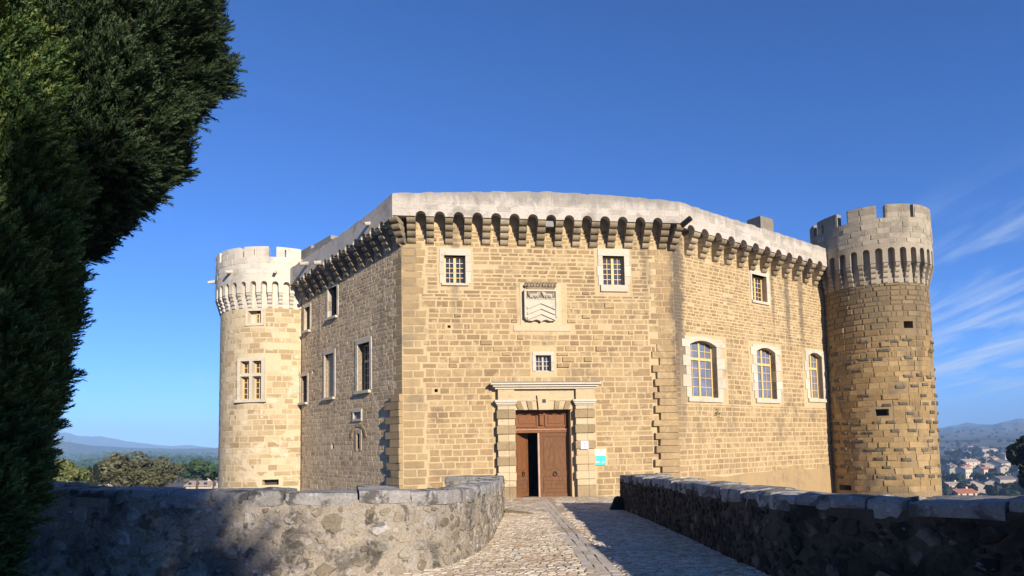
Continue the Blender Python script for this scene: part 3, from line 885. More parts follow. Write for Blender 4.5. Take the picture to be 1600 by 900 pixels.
mb.face([WL.P(3.5, 4.2, -0.46), WL.P(3.98, 4.2, -0.46), WL.P(3.98, 5.3, -0.46), WL.P(3.5, 5.3, -0.46)])
for o in F_holes:
    mb.face([WF.P(o[0], o[1], -o[4]), WF.P(o[2], o[1], -o[4]), WF.P(o[2], o[3], -o[4]), WF.P(o[0], o[3], -o[4])])
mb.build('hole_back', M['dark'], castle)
ms = MB()
pbox(ms, WL, 6.26, 6.42, 1.5, 2.3, -0.3, 0.03); pbox(ms, WL, 6.70, 6.86, 1.5, 2.3, -0.3, 0.03); pbox(ms, WL, 6.26, 6.86, 2.3, 2.5, -0.3, 0.032)
n = 9
for i in range(n):
    a0, a1 = math.pi * i / n, math.pi * (i + 1) / n
    f = lambda a, r_: (6.56 - r_ * math.cos(a), 2.15 + r_ * math.sin(a) * 0.8)
    p0, p1, p2, p3 = f(a0, 0.62), f(a1, 0.62), f(a1, 0.8), f(a0, 0.8)
    ms.hexa([WL.P(*p0, 0.04), WL.P(*p1, 0.04), WL.P(*p1, -0.1), WL.P(*p0, -0.1), WL.P(*p3, 0.04), WL.P(*p2, 0.04), WL.P(*p2, -0.1), WL.P(*p3, -0.1)], rng.random())
ms.build('slit_surround', M['grey_wall'], castle)
# floodlight under one arch
mb = MB(); pbox(mb, WF, 6.30, 6.66, 11.25, 11.50, 0.30, 0.46); fl = mb.build('floodlight', M['lead'], castle)

# ---- portal
mb = MB()
PWD = 0.24
for s0, s1 in ((4.06, 4.80), (7.50, 8.32)):
    po = MB(); pbox(po, WF, s0 + 0.05, s1 - 0.03, -0.66, 4.07, 0.0, PWD - 0.03, 0.5); po = po.build('pilaster', M['portal_light'], castle)
    seq = [(-0.66, -0.15, 0, 'd'), (-0.15, 0.12, 0.03, 'l'), (0.12, 0.47, 0.05, 'd2'), (0.47, 0.76, 0, 'l'), (0.76, 1.15, 0.05, 'd2'), (1.15, 1.43, 0, 'l'), (1.43, 1.79, 0.07, 'd'), (1.79, 2.12, 0, 'l'),
           (2.12, 2.50, 0.08, 'd'), (2.50, 2.78, 0, 'l'), (2.78, 3.17, 0.08, 'd'), (3.17, 3.34, 0.02, 'l')]
    for i, (a, b, pr, kd) in enumerate(seq):
        kd = 'd' if (kd == 'd' or (kd == 'd2' and s0 < 5 and i == 4)) else 'l'
        bb = MB()
        e = 0.05 if pr > 0.04 else 0.0
        sp_ = s0 + (s1 - s0) * 0.62
        for ua, ub in ((s0 - e, sp_ - 0.006), (sp_ + 0.006, s1 + e * 0.4)):
            pbox(bb, WF, ua, ub, a + 0.012, b - 0.012, 0.0, PWD + pr, rng.random())
        bb.build('block', M['portal_dark' if kd == 'd' else 'portal_light'], po)
    for a, b, pr in ((3.36, 3.42, 0.03), (3.42, 3.50, 0.08), (3.50, 3.60, 0.13)):
        bb = MB(); pbox(bb, WF, s0 - pr, s1 + pr * 0.7, a, b - 0.003, 0.0, PWD + pr, 0.7); bb.build('capital_moulding', M['white'], po)
    bb = MB(); pbox(bb, WF, s0 + 0.02, s1 - 0.01, 3.60, 4.05, 0.0, PWD + 0.01, 0.3); bb.build('block', M['portal_light'], po)
# flat arch over the door: voussoirs and keystone
lin = MB()
pbox(lin, WF, 4.80, 7.50, 3.62, 4.06, 0.0, 0.10, 0.4)
pbox(lin, WF, 4.80, 7.50, 3.56, 3.62, 0.0, 0.13, 0.6)
lo = lin.build('lintel', M['portal_light'], castle)
cx = 6.09
tops = [4.82, 5.02, 5.26, 5.50, 5.68, 5.86, 6.34, 6.52, 6.78, 7.02, 7.26, 7.48]
edges_t = [4.80, 5.00, 5.32, 5.60, 5.84]
def vous(ua0, ua1, ub0, ub1, z0, z1, pr, mat, nm='voussoir'):
    m_ = MB(); m_.hexa([WF.P(ub0, z0, pr), WF.P(ub1, z0, pr), WF.P(ub1, z0, -0.3), WF.P(ub0, z0, -0.3), WF.P(ua0, z1, pr), WF.P(ua1, z1, pr), WF.P(ua1, z1, -0.3), WF.P(ua0, z1, -0.3)], rng.random())
    return m_.build(nm, M[mat], lo)
bnd_b = [4.80, 4.98, 5.22, 5.42, 5.62, 5.84]
bnd_t = [4.80, 4.80, 5.08, 5.34, 5.58, 5.80]
for i in range(5):
    if bnd_t[i + 1] - bnd_t[i] < 0.01 and i == 0:
        pass
    z1 = 3.555
    mt = 'portal_dark' if i % 2 == 1 else 'portal_light'
    pr = 0.16 if i % 2 == 1 else 0.10
    vous(bnd_t[i] + 0.004, max(bnd_t[i + 1], bnd_t[i] + 0.03) - 0.004, bnd_b[i] + 0.004, bnd_b[i + 1] - 0.004, 3.17, z1 + 0.002 * i, pr, mt)
    m = lambda u: 2 * cx - u
    vous(m(max(bnd_t[i + 1], bnd_t[i] + 0.03)) + 0.004, m(bnd_t[i]) - 0.004, m(bnd_b[i + 1]) + 0.004, m(bnd_b[i]) - 0.004, 3.17, z1 + 0.002 * i, pr, mt)
vous(5.80, 6.38, 5.86, 6.32, 3.16, 3.80, 0.22, 'portal_light', 'keystone')
m_ = MB(); pbox(m_, WF, 6.02, 6.18, 3.46, 3.62, 0.2, 0.228); m_.build('keystone_dark_plate', M['iron'], lo)  # thin black plate just proud of the keystone face
# cornice and its lead flashing
cn = MB()
for a, b, pr in ((4.07, 4.16, 0.30), (4.162, 4.25, 0.40), (4.252, 4.34, 0.50)):
    pbox(cn, WF, 4.0 - (pr - 0.25), 8.36 + (pr - 0.25), a, b, 0.0, pr, 0.8)
co = cn.build('cornice', M['white'], castle)
cn = MB(); pbox(cn, WF, 3.80, 8.56, 4.342, 4.375, 0.0, 0.54); cn.build('flashing', M['lead'], co)
# doors
DW = -0.42
fan = MB(); pbox(fan, WF, 4.80, 7.32, 2.30, 3.17, DW - 0.06, DW, 0.4)
fo = fan.build('door_transom', M['door'], castle)
for a, b in ((4.90, 5.92), (6.22, 7.22)):
    m_ = MB()
    for x0, x1, z0, z1 in ((a, b, 2.42, 2.50), (a, b, 2.98, 3.06), (a, a + 0.08, 2.502, 2.978), (b - 0.08, b, 2.502, 2.978)):
        pbox(m_, WF, x0, x1, z0, z1, DW, DW + 0.05, 0.6)
    pbox(m_, WF, a + 0.16, b - 0.16, 2.58, 2.90, DW, DW + 0.03, 0.4)
    m_.build('moulded_panel', M['door'], fo)
m_ = MB(); pbox(m_, WF, 5.98, 6.16, 2.50, 3.05, DW, DW + 0.12, 0.3); pbox(m_, WF, 5.94, 6.20, 2.95, 3.12, DW, DW + 0.15, 0.5); m_.build('carved_bracket', M['door'], fo)
m_ = MB(); pbox(m_, WF, 4.80, 7.32, 2.17, 2.298, DW - 0.06, DW + 0.09, 0.5); m_.build('rail', M['door'], fo)
m_ = MB(); pbox(m_, WF, 4.82, 7.30, 2.30, 2.325, DW, DW + 0.10, 0.5); m_.build('rail_edge', M['door_pale'], fo)


def door_leaf(hinge_u, width, ang, sgn, mat):
    """leaf hinged at hinge_u, swinging inward by ang; local x along the leaf, -y outward"""
    x, y, _ = WF.P(hinge_u, 0, DW)
    mw = Matrix.Translation((x, y, -0.66)) @ Matrix.Rotation(WF.ang + ang, 4, 'Z')
    H = 2.82
    m_ = MB(); X = lambda t: sgn * t
    def bx(mm, x0, x1, z0, z1, y0, y1, tone=0.5):
        a, b = sorted((X(x0), X(x1)))
        mm.box(a, b, y0, y1, z0, z1, tone)
    bx(m_, 0, width, 0.0, H, -0.02, 0.05, 0.4)
    lf = m_.build('door', M[mat], castle, mw=mw)
    def child(nm, mt, *bxs):
        c = MB()
        for q_ in bxs: bx(c, *q_)
        return c.build(nm, M[mt], lf, mw=mw)
    st = 0.13
    child('stile', mat, (0, st, 0, H, -0.05, -0.02), (width - st, width, 0, H, -0.05, -0.02))
    for z0, z1 in ((0, 0.16), (0.90, 1.12), (H - 0.16, H)):
        child('rail', mat, (st, width - st, z0, z1, -0.048, -0.02))
    child('upper_panel', mat, (st + 0.07, width - st - 0.07, 1.20, H - 0.24, -0.04, -0.02))
    child('panel_bead', mat, (width / 2 - 0.02, width / 2 + 0.02, 1.22, H - 0.26, -0.05, -0.04))
    for j in range(4):
        child('lower_board', 'door_old', (st + 0.03, width - st - 0.03, 0.18 + j * 0.177, 0.35 + j * 0.177, -0.042, -0.02))
    # ring handle
    c = MB(); n = 16; cx_ = X(width * 0.5 if sgn < 0 else width * 0.55)
    for i in range(n):
        a0, a1 = 2 * math.pi * i / n, 2 * math.pi * (i + 1) / n
        tube(c, (cx_ + 0.085 * math.cos(a0), -0.085, 1.0 + 0.085 * math.sin(a0)), (cx_ + 0.085 * math.cos(a1), -0.085, 1.0 + 0.085 * math.sin(a1)), 0.017, 0.017, 6)
    c.box(cx_ - 0.05, cx_ + 0.05, -0.07, -0.045, 1.02, 1.12)
    c.build('handle', M['iron'], lf, mw=mw)
    return lf


door_leaf(7.31, 1.36, 0.0, -1, 'door_old')
door_leaf(4.82, 1.10, R(48), 1, 'door')
m_ = MB(); pbox(m_, WF, 5.88, 5.955, -0.66, 2.17, DW - 0.02, DW + 0.07); m_.build('door_meeting_post', M['door_pale'], castle)
m_ = MB(); pbox(m_, WF, 4.80, 7.32, -0.80, -0.655, -0.6, 0.12); m_.build('threshold', M['portal_light'], castle)

# ---- coat of arms
mb = MB()
pbox(mb, WF, 5.16, 7.02, 6.93, 8.80, -0.1, 0.022, 0.9)
arms = mb.build('coat_of_arms', M['portal_light'], castle)
m_ = MB(); pbox(m_, WF, 4.85, 7.42, 6.66, 6.927, -0.1, 0.03, 0.9); m_.build('ledge_stone', M['portal_light'], arms)
sx, sw, zb, zt = 6.06, 0.74, 7.08, 8.48
out = [(-1, 1), (-1, 0.12)] + [(-1 + 0.16 * i / 3, 0.12 - 0.10 * (i / 3) ** 0.6) for i in range(1, 4)] + [(-0.55, 0.0), (-0.3, 0.045), (-0.12, 0.02), (0, -0.035), (0.12, 0.02), (0.3, 0.045), (0.55, 0.0), (0.84, 0.02)] + \
      [(0.84 + 0.16 * i / 3, 0.02 + 0.10 * (i / 3) ** 1.6) for i in range(1, 4)] + [(1, 1)]
def ext(pts, w0, w1, mb_, tone=0.6, scale=1.0):
    P2 = [(sx + a * sw * scale, zb + (zt - zb) * (0.5 + (b - 0.5) * scale)) for a, b in pts]
    n = len(P2)
    mb_.add([WF.P(a, b, w1) for a, b in P2] + [WF.P(a, b, w0) for a, b in P2], [tuple(range(n)), tuple(reversed(range(n, 2 * n)))] + [(i, n + i, n + (i + 1) % n, (i + 1) % n) for i in range(n)], tone)
m_ = MB(); ext(out, 0.0, 0.20, m_); sh = m_.build('shield', M['white'], arms)
rim = MB()
for a, b, c, d in ((-0.74, -0.66, 7.22, 8.48), (0.66, 0.74, 7.22, 8.48)):
    pbox(rim, WF, sx + a, sx + b, c, d, 0.2, 0.25, 0.7)
pbox(rim, WF, sx - 0.735, sx + 0.735, 8.40, 8.478, 0.2, 0.248, 0.7)
rim.build('shield_rim', M['white'], arms)
for k in range(3):
    zc = 7.98 - 0.24 * k
    m_ = MB()
    for s_ in (-1, 1):
        a, b = sx, sx + s_ * 0.62
        ua, ub = (b, a) if s_ < 0 else (a, b)
        za, zb_ = (zc - 0.26, zc) if s_ < 0 else (zc, zc - 0.26)
        m_.hexa([WF.P(ua, za - 0.13, 0.26), WF.P(ub, zb_ - 0.13, 0.26), WF.P(ub, zb_ - 0.13, 0.19), WF.P(ua, za - 0.13, 0.19), WF.P(ua, za, 0.25), WF.P(ub, zb_, 0.25), WF.P(ub, zb_, 0.19), WF.P(ua, za, 0.19)], 0.7)
    m_.build('chevron', M['white'], arms)


def blob(mb_, c, r, seed, n=7, m=4, tone=0.4):
    rr = random.Random(seed)
    vs = []
    for i in range(m + 1):
        for j in range(n):
            ph, th = math.pi * i / m, 2 * math.pi * j / n
            k = rr.uniform(0.8, 1.15)
            vs.append((c[0] + r[0] * k * math.sin(ph) * math.cos(th), c[1] + r[1] * k * math.sin(ph) * math.sin(th), c[2] + r[2] * math.cos(ph)))
    mb_.add(vs, [(i * n + j, (i + 1) * n + j, (i + 1) * n + (j + 1) % n, i * n + (j + 1) % n) for i in range(m) for j in range(n)], tone)


m_ = MB()
pbox(m_, WF, sx - 0.64, sx + 0.64, 8.06, 8.10, 0.2, 0.235, 0.6)
rc = MB(); pbox(rc, WF, sx - 0.64, sx + 0.64, 8.105, 8.395, 0.2, 0.207, 0.0); rc.build('chief_shade_plate', M['corbel'], arms)  # brown plate paints the shade behind the beasts; nothing is cut back
for sd in (-1, 1):
    for k, (du, z, a, b) in enumerate(((0.33, 8.22, 0.21, 0.075), (0.14, 8.27, 0.085, 0.095), (0.09, 8.33, 0.07, 0.055), (0.47, 8.16, 0.05, 0.09), (0.24, 8.14, 0.04, 0.085), (0.15, 8.15, 0.035, 0.07), (0.55, 8.28, 0.03, 0.10), (0.40, 8.13, 0.035, 0.06))):
        x, y, z_ = WF.P(sx + sd * du, z, 0.20); blob(m_, (x, y, z_), (a * 1.15, 0.11, b * 1.1), k + 10 * sd + 20, 9, 6)
m_.build('carved_beasts', M['white'], arms)
m_ = MB(); pbox(m_, WF, sx - 0.62, sx + 0.62, 8.50, 8.58, 0.03, 0.20, 0.4); pbox(m_, WF, sx - 0.5, sx + 0.5, 8.40, 8.50, 0.03, 0.17, 0.3)
for i in range(11):
    u = sx - 0.66 + 1.32 * i / 10
    x, y, z_ = WF.P(u, 8.68, 0.13); blob(m_, (x, y, z_), (0.075, 0.07, 0.085 + 0.03 * (i % 2)), 40 + i)
    x, y, z_ = WF.P(u + 0.04, 8.80, 0.11); blob(m_, (x, y, z_), (0.06, 0.06, 0.07), 70 + i)
m_.build('crown', M['corbel'], arms)

# ------------------------------------------------------------------ towers
def tower(name, c, r, label, mats, zc, corb_h, pier_low, spring, arch_top, gap_z, top, pitch, off0, gaps, ops, slits, band, n_obj, hs, ls, joint, dep, skip, proud, tone, split=None):
    body, mort, topm = mats
    topk = topm
    t = empty(name, (*c, BASE), label, 'tower')
    W = Cyl(c, r)
    D = math.pi / 180 * r
    mb = MB()
    wall_sheet(mb, W, -180 * D, 180 * D, BASE, zc, ops, 0.33, 0.6)
    tw = mb.build('tower_wall', M[mort], t, smooth=False)
    mb = MB(); wall_sheet(mb, W, -180 * D, 180 * D, zc, gap_z - 0.3, [], 0.33)
    n = 40
    mb.face([W.P(2 * math.pi * r * i / n, gap_z - 0.3, 0.3) for i in range(n)], 0.4)
    mb.build('upper_wall', M[topm], t)
    mb = MB()
    for o in ops:
        dp = -(o[4] if len(o) > 4 else 0.6)
        mb.face([W.P(o[0], o[1], dp), W.P(o[2], o[1], dp), W.P(o[2], o[3], dp), W.P(o[0], o[3], dp)])
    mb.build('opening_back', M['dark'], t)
    N = round(360 / pitch)
    p_ = 360.0 / N
    bays = [((off0 + p_ * i + 180) % 360 - 180) * D for i in range(N)]
    rad = p_ * D * 0.285
    mb = MB()
    strip(mb, W, [b for b in bays if -180 * D + rad < b < 180 * D - rad], pier_low, spring, rad, top, band - 0.4, band, -180 * D, 180 * D, [(a * D, b * D) for a, b in gaps], gap_z,
          [(a * D, b * D, z0, z1) for a, b, z0, z1 in slits])
    mb.build('crenellated_parapet', M[topm], t)
    rt = random.Random(3)
    Wo = Cyl(c, r + band - 0.004); Do = math.pi / 180 * Wo.r
    place_stones(Wo, lay_courses(-100 * Do, 100 * Do, arch_top + 0.06, gap_z - 0.02, [], (0.25, 0.33), (0.5, 0.95), rt, 0.02, (0.006, 0.014), tone=(0.0, 1.0)), topk, t, 50, 'parapet_block', 'parapet_blocks')
    exm = [(a * Do, gap_z - 1, b * Do, top + 1) for a, b in gaps] + [(a * Do - 0.05, z0, b * Do + 0.05, z1) for a, b, z0, z1 in slits]
    place_stones(Wo, lay_courses(-100 * Do, 100 * Do, gap_z, top - 0.02, exm, (0.25, 0.33), (0.45, 0.9), rt, 0.02, (0.006, 0.014), tone=(0.0, 1.0)), topk, t, 30, 'parapet_block', 'parapet_blocks')
    cm = [corbel_mesh('corbel', M[topm], p_ * D * 0.42, 4, corb_h, band, 50 + i) for i in range(3)]
    put_corbels(W, [b + p_ * D / 2 for b in bays if -125 < (b / D + p_ / 2) < 125], zc, cm, t)
    rr = random.Random(9)
    ex = [(o[0] - 0.16, o[1] - 0.1, o[2] + 0.16, o[3] + 0.14) for o in ops]
    sp_z = split or zc
    st = lay_courses(-105 * D, 105 * D, -1.2, sp_z, ex, hs, ls, rr, joint, dep, skip, tone, proud)
    if split:                                   # older, open-jointed masonry higher up
        st += lay_courses(-105 * D, 105 * D, split, zc, ex, (0.20, 0.36), (0.30, 0.80), rr, 0.045, (0.012, 0.04), 0.04, (0.0, 0.85), 0.03)
    vis = math.atan2(-c[0], c[1]) * r
    place_stones(W, st, body, tw, n_obj, key=lambda s: -s[3] * s[4] * max(0.02, math.cos((s[0] - vis) / r)))
    return t, W, D, tw


cRt, rRt = (20.87, 36.45), 2.76
Dd = math.pi / 180
gR = [(-58.6, -48.5), (-21.7, -13.6), (11.0, 15.0), (51, 60), (87, 96), (123, 132), (159, 168), (-94, -86), (-130, -122), (-166, -158)]
u_ = lambda d, r: d * Dd * r
opsR = [(u_(0.5, rRt), 7.45, u_(11.5, rRt), 7.83, 0.6), (u_(-33, rRt), 2.82, u_(-20, rRt), 3.18, 0.6), (u_(-80, rRt), -1.2, u_(-63, rRt), -0.9, 0.6)]
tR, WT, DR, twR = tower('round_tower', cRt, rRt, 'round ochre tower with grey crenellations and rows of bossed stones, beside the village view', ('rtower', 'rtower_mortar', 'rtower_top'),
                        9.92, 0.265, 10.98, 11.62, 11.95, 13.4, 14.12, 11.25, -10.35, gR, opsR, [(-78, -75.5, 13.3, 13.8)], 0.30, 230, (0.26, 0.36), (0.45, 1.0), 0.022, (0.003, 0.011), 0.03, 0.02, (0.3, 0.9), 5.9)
# boss stones that stand out in spiral rows
M['boss'] = stone_mat('grey_lichened_boss_stone', [(0, (0.11, 0.092, 0.064)), (0.5, (0.17, 0.14, 0.095)), (1, (0.27, 0.21, 0.125))], stain=(0.06, 0.072, 0.06), stain_amt=0.7, stain_rng=(0.47, 0.62), stain_scale=4.0, fine=0.45)
mbm = [block_mesh('boss', M['boss'], 300 + i, 0.10, 0.16, 0.08) for i in range(4)]
rr = random.Random(21)
for ring_ in range(16):
    z = -0.5 + ring_ * 0.48
    for k in range(13):
        a = -92 + k * 14.5 + (7.2 if ring_ % 2 else 0) + rr.uniform(-3, 3)
        if a > 88 or rr.random() < 0.4 or (z > 5.6 and rr.random() < 0.5): continue
        if any(o[0] / DR - 8 < a < o[2] / DR + 8 and o[1] - 0.3 < z < o[3] + 0.15 for o in opsR): continue
        o = bpy.data.objects.new('boss_stone', mbm[k % 4]); o['tone'] = rr.uniform(0.0, 0.5)
        x, y, z_ = WT.P(a * DR, z + rr.uniform(-0.06, 0.06), 0.0)
        link(o, tR, Matrix.Translation((x, y, z_)) @ Matrix.Rotation(a * Dd, 4, 'Z') @ Matrix.Diagonal((rr.uniform(0.40, 0.56), rr.uniform(0.06, 0.10), rr.uniform(0.15, 0.20), 1)))

cLt, rLt = (-13.8, 37.97), 3.29
zs_ = lambda z: 1.75 + (z - 1.75) * 0.9735
gL = [(-17.1, -12.4), (9.5, 16.0), (37, 43), (66, 72), (-46, -41), (-75, -70), (-104, -98), (-133, -127), (-162, -156), (95, 101), (124, 130), (153, 159)]
opsL = [(u_(-10.4, rLt), zs_(8.72), u_(2.4, rLt), zs_(9.42), 0.5), (u_(-18.2, rLt), zs_(4.42), u_(3.8, rLt), zs_(6.58), 0.45), (u_(4.5, rLt), -0.30, u_(19.4, rLt), 0.0, 0.5)]
tL, WT2, DL, twL = tower('round_tower', cLt, rLt, 'round cream tower with white crenellations and a mullioned window, beside the forest view', ('ltower', 'ltower_mortar', 'ltower_top'),
                         zs_(9.60), 0.20, zs_(10.42), zs_(10.90), 11.16, zs_(12.45), zs_(13.04), 9.47, 5.8, gL, opsL, [(22.9, 24.1, 12.2, 12.6), (-3.4, -2.5, 12.25, 12.6)], 0.28, 200, (0.24, 0.36), (0.42, 0.95), 0.035, (0.003, 0.009), 0.12, 0.0, (0.05, 1.0))


def chord(W, u0, u1):
    return Plane(W.P(u0, 0)[:2], W.P(u1, 0)[:2])


o = opsL[1]
Wc = chord(WT2, o[0], o[2])
wL = Wc.L
mb = MB()
f0 = 0.10
for a, b, c, d in ((-0.16, 0.02, o[1], o[3]), (wL - 0.02, wL + 0.16, o[1], o[3]), (wL / 2 - 0.09, wL / 2 + 0.09, o[1], o[3])):
    pbox(mb, Wc, a, b, c, d, -0.35, 0.10, 0.6)
pbox(mb, Wc, -0.16, wL + 0.16, o[3], o[3] + 0.16, -0.35, 0.102, 0.6)
pbox(mb, Wc, 0.02, wL / 2 - 0.09, zs_(5.72), zs_(5.88), -0.35, 0.09, 0.6); pbox(mb, Wc, wL / 2 + 0.09, wL - 0.02, zs_(5.72), zs_(5.88), -0.35, 0.09, 0.6)
pbox(mb, Wc, -0.24, wL + 0.24, o[1] - 0.16, o[1] - 0.003, -0.35, 0.18, 0.5)
mw_ = mb.build('mullioned_window', M['white'], tL)
for a, b in ((0.02, wL / 2 - 0.09), (wL / 2 + 0.09, wL - 0.02)):
    for c, d, rows in ((o[1], zs_(5.72), 4), (zs_(5.88), o[3], 2)):
        m2 = MB(); fr = 0.06
        pbox(m2, Wc, a, a + fr, c, d, -0.3, -0.22); pbox(m2, Wc, b - fr, b, c, d, -0.3, -0.22)
        pbox(m2, Wc, a + fr, b - fr, c, c + fr, -0.3, -0.222); pbox(m2, Wc, a + fr, b - fr, d - fr, d, -0.3, -0.222)
        pbox(m2, Wc, (a + b) / 2 - 0.018, (a + b) / 2 + 0.018, c + fr, d - fr, -0.3, -0.23)
        for i in range(1, rows):
            z = c + (d - c) * i / rows
            pbox(m2, Wc, a + fr, b - fr, z - 0.016, z + 0.016, -0.3, -0.232)
        m2.build('casement', M['window_wood'], mw_)
        m2 = MB(); m2.face([Wc.P(a, c, -0.28), Wc.P(b, c, -0.28), Wc.P(b, d, -0.28), Wc.P(a, d, -0.28)]); m2.build('glass', M['glass'], mw_)
o = opsL[0]
Wc = chord(WT2, o[0], o[2])
window(Wc, (Wc.L * 0.45, o[1] + 0.02, Wc.L - 0.02, o[3] - 0.1), 0.30, tL, 1, 2, None, None, fr=0.05)
mb = MB()
pbox(mb, Wc, -0.16, 0.0, o[1], o[3], -0.2, 0.06, 0.7); pbox(mb, Wc, Wc.L, Wc.L + 0.16, o[1], o[3], -0.2, 0.06, 0.7)
pbox(mb, Wc, -0.16, Wc.L + 0.16, o[3], o[3] + 0.12, -0.2, 0.062, 0.7); pbox(mb, Wc, -0.16, Wc.L + 0.16, o[1] - 0.14, o[1] - 0.003, -0.2, 0.062, 0.7)
pbox(mb, Wc, -0.05, Wc.L * 0.45, o[1], o[3], -0.55, -0.28, 0.7)
mb.build('window_surround', M['white'], tL)
for a, z in ((-26.4, 11.4), (15.4, 11.3), (-70, 11.4)):
    spout(WT2, a * DL, z, 0.2, 0.70, 0.10, tL, 'ltower_top')

# ------------------------------------------------------------------ signs on the wall right of the door
def gz(y):
    return float(np.interp(y, [8.8, 20.8, 28.2], [0.0, -0.45, -0.66]))


def plate(name, rect, w0, w1, label, cat, body):
    u0, v0, u1, v1 = rect
    x, y, _ = WF.P((u0 + u1) / 2, 0, 0)
    e = empty(name, (x, y, v0), label, cat)
    m_ = MB(); pbox(m_, WF, u0, u1, v0, v1, w0, w1); m_.build('panel', M[body], e)
    return e
sg = plate('heritage_plaque', (7.66, 1.42, 8.00, 1.77), 0.25, 0.34, 'small square white plaque with a red emblem on the door pilaster', 'sign', 'sign_white')
m_ = MB()
for du, dv in ((0, 0.07), (0, -0.07), (0.07, 0), (-0.07, 0)):
    c_, d_ = 7.83 + du, 1.595 + dv
    m_.add([WF.P(c_ - 0.035, d_, 0.343), WF.P(c_, d_ - 0.035, 0.343), WF.P(c_ + 0.035, d_, 0.343), WF.P(c_, d_ + 0.035, 0.343)], [(0, 1, 2, 3)])
for i in range(14):
    a0, a1 = 2 * math.pi * i / 14, 2 * math.pi * (i + 0.7) / 14
    f = lambda a, r_: WF.P(7.83 + r_ * math.cos(a), 1.595 + r_ * math.sin(a), 0.343)
    m_.face([f(a0, 0.028), f(a1, 0.028), f(a1, 0.012), f(a0, 0.012)])
m_.build('emblem', M['sign_red'], sg)
sg = plate('information_sign', (8.33, 0.70, 8.84, 1.38), 0.03, 0.08, 'white and turquoise information panel on the wall beside the door', 'sign', 'sign_white')
m_ = MB(); m_.face([WF.P(8.335, 0.705, 0.083), WF.P(8.835, 0.705, 0.083), WF.P(8.835, 1.11, 0.083), WF.P(8.335, 1.11, 0.083)]); m_.build('turquoise_field', M['sign_turq'], sg)
m_ = MB()
for v, a, b in ((1.29, 8.40, 8.78), (1.24, 8.40, 8.70), (1.18, 8.40, 8.76)):
    m_.face([WF.P(a, v, 0.083), WF.P(b, v, 0.083), WF.P(b, v + 0.022, 0.083), WF.P(a, v + 0.022, 0.083)])
m_.build('text_line', M['sign_grey'], sg)
m_ = MB()
for i in range(5):
    a = 8.39 + 0.03 * i; h = 0.07 if i % 2 else 0.05
    m_.face([WF.P(a, 0.80, 0.0855), WF.P(a + 0.022, 0.80, 0.0855), WF.P(a + 0.022, 0.80 + h, 0.0855), WF.P(a, 0.80 + h, 0.0855)])
for v in (0.84, 0.79):
    m_.face([WF.P(8.62, v, 0.0855), WF.P(8.78, v, 0.0855), WF.P(8.78, v + 0.014, 0.0855), WF.P(8.62, v + 0.014, 0.0855)])
m_.build('small_print', M['sign_white'], sg)

# small tuft growing out of the wall below the arched windows
tu = MB(); rr = random.Random(2)
for i in range(60):
    x, y, z = WR.P(2.75 + rr.gauss(0, 0.09), 2.95 + rr.gauss(0, 0.08), 0.03 + rr.random() * 0.14)
    s_ = 0.05; a, b = rr.uniform(0, 6.3), rr.uniform(-1, 1)
    tu.face([(x, y, z), (x + s_ * math.cos(a), y - 0.03, z + s_ * b), (x + s_ * math.cos(a + 1), y - 0.05, z + s_ * (b + 0.8))], rr.random())
tag(tu.build('wall_plant', M['pine_leaf']), 'small green tuft growing out of the castle wall under an arched window', 'plant')

# ------------------------------------------------------------------ path, parapet walls
def catmull(pts, step):
    P = np.array(pts, float)
    P = np.vstack([2 * P[0] - P[1], P, 2 * P[-1] - P[-2]])
    out = []
    for i in range(1, len(P) - 2):
        n = max(2, int(np.linalg.norm(P[i + 1, :2] - P[i, :2]) / step))
        for k in range(n):
            t = k / n
            a, b, c, d = P[i - 1], P[i], P[i + 1], P[i + 2]
            out.append(0.5 * (2 * b + (c - a) * t + (2 * a - 5 * b + 4 * c - d) * t * t + (3 * b - a - 3 * c + d) * t ** 3))
    out.append(P[-2])
    return np.array(out)


class Ribbon:
    """wall line: u runs along the points, w towards the path, v is height"""
    def __init__(s, pts, side, step=0.1):
        s.p = catmull(pts, step)
        d = np.linalg.norm(np.diff(s.p[:, :2], axis=0), axis=1)
        s.s = np.concatenate([[0], np.cumsum(d)])
        s.L = s.s[-1]
        t = np.gradient(s.p[:, :2], axis=0)
        t /= np.linalg.norm(t, axis=1)[:, None]
        s.t = t
        s.n = np.stack([t[:, 1], -t[:, 0]], 1) * side
        s.side = side

    def at(s, u):
        f = lambda a: np.interp(u, s.s, a)
        return f(s.p[:, 0]), f(s.p[:, 1]), f(s.p[:, 2]), f(s.n[:, 0]), f(s.n[:, 1])

    def P(s, u, v, w=0.0):
        x, y, _, a, b = s.at(u)
        return (x + a * w, y + b * w, v)

    def top(s, u):
        return float(np.interp(u, s.s, s.p[:, 2]))

    def rot(s, u):
        _, _, _, a, b = s.at(u)
        return math.atan2(a, -b)              # local -y looks along the inner normal


def dome_mesh(name, mat, seed, n=9):
    r = random.Random(seed)
    rad = [r.choice((r.uniform(0.62, 0.85), r.uniform(0.9, 1.18))) for _ in range(n)]
    m = MB(); v = []
    for k, (q_, y) in enumerate(((1.0, 0.3), (0.95, -0.45), (0.78, -0.85))):
        for i in range(n):
            a = 2 * math.pi * i / n
            v.append((q_ * rad[i] * math.cos(a) * (1 + 0.06 * r.uniform(-1, 1)), y + r.uniform(-0.12, 0.12) * (k > 0), q_ * rad[i] * math.sin(a)))
    v.append((r.uniform(-0.2, 0.2), -1.0, r.uniform(-0.2, 0.2)))
    f = [(k * n + i, k * n + (i + 1) % n, (k + 1) * n + (i + 1) % n, (k + 1) * n + i) for k in range(2) for i in range(n)]
    f += [(2 * n + i, 2 * n + (i + 1) % n, 3 * n) for i in range(n)]
    m.add(v, f, 0.0)
    return m.mesh(name, mat, smooth=False)


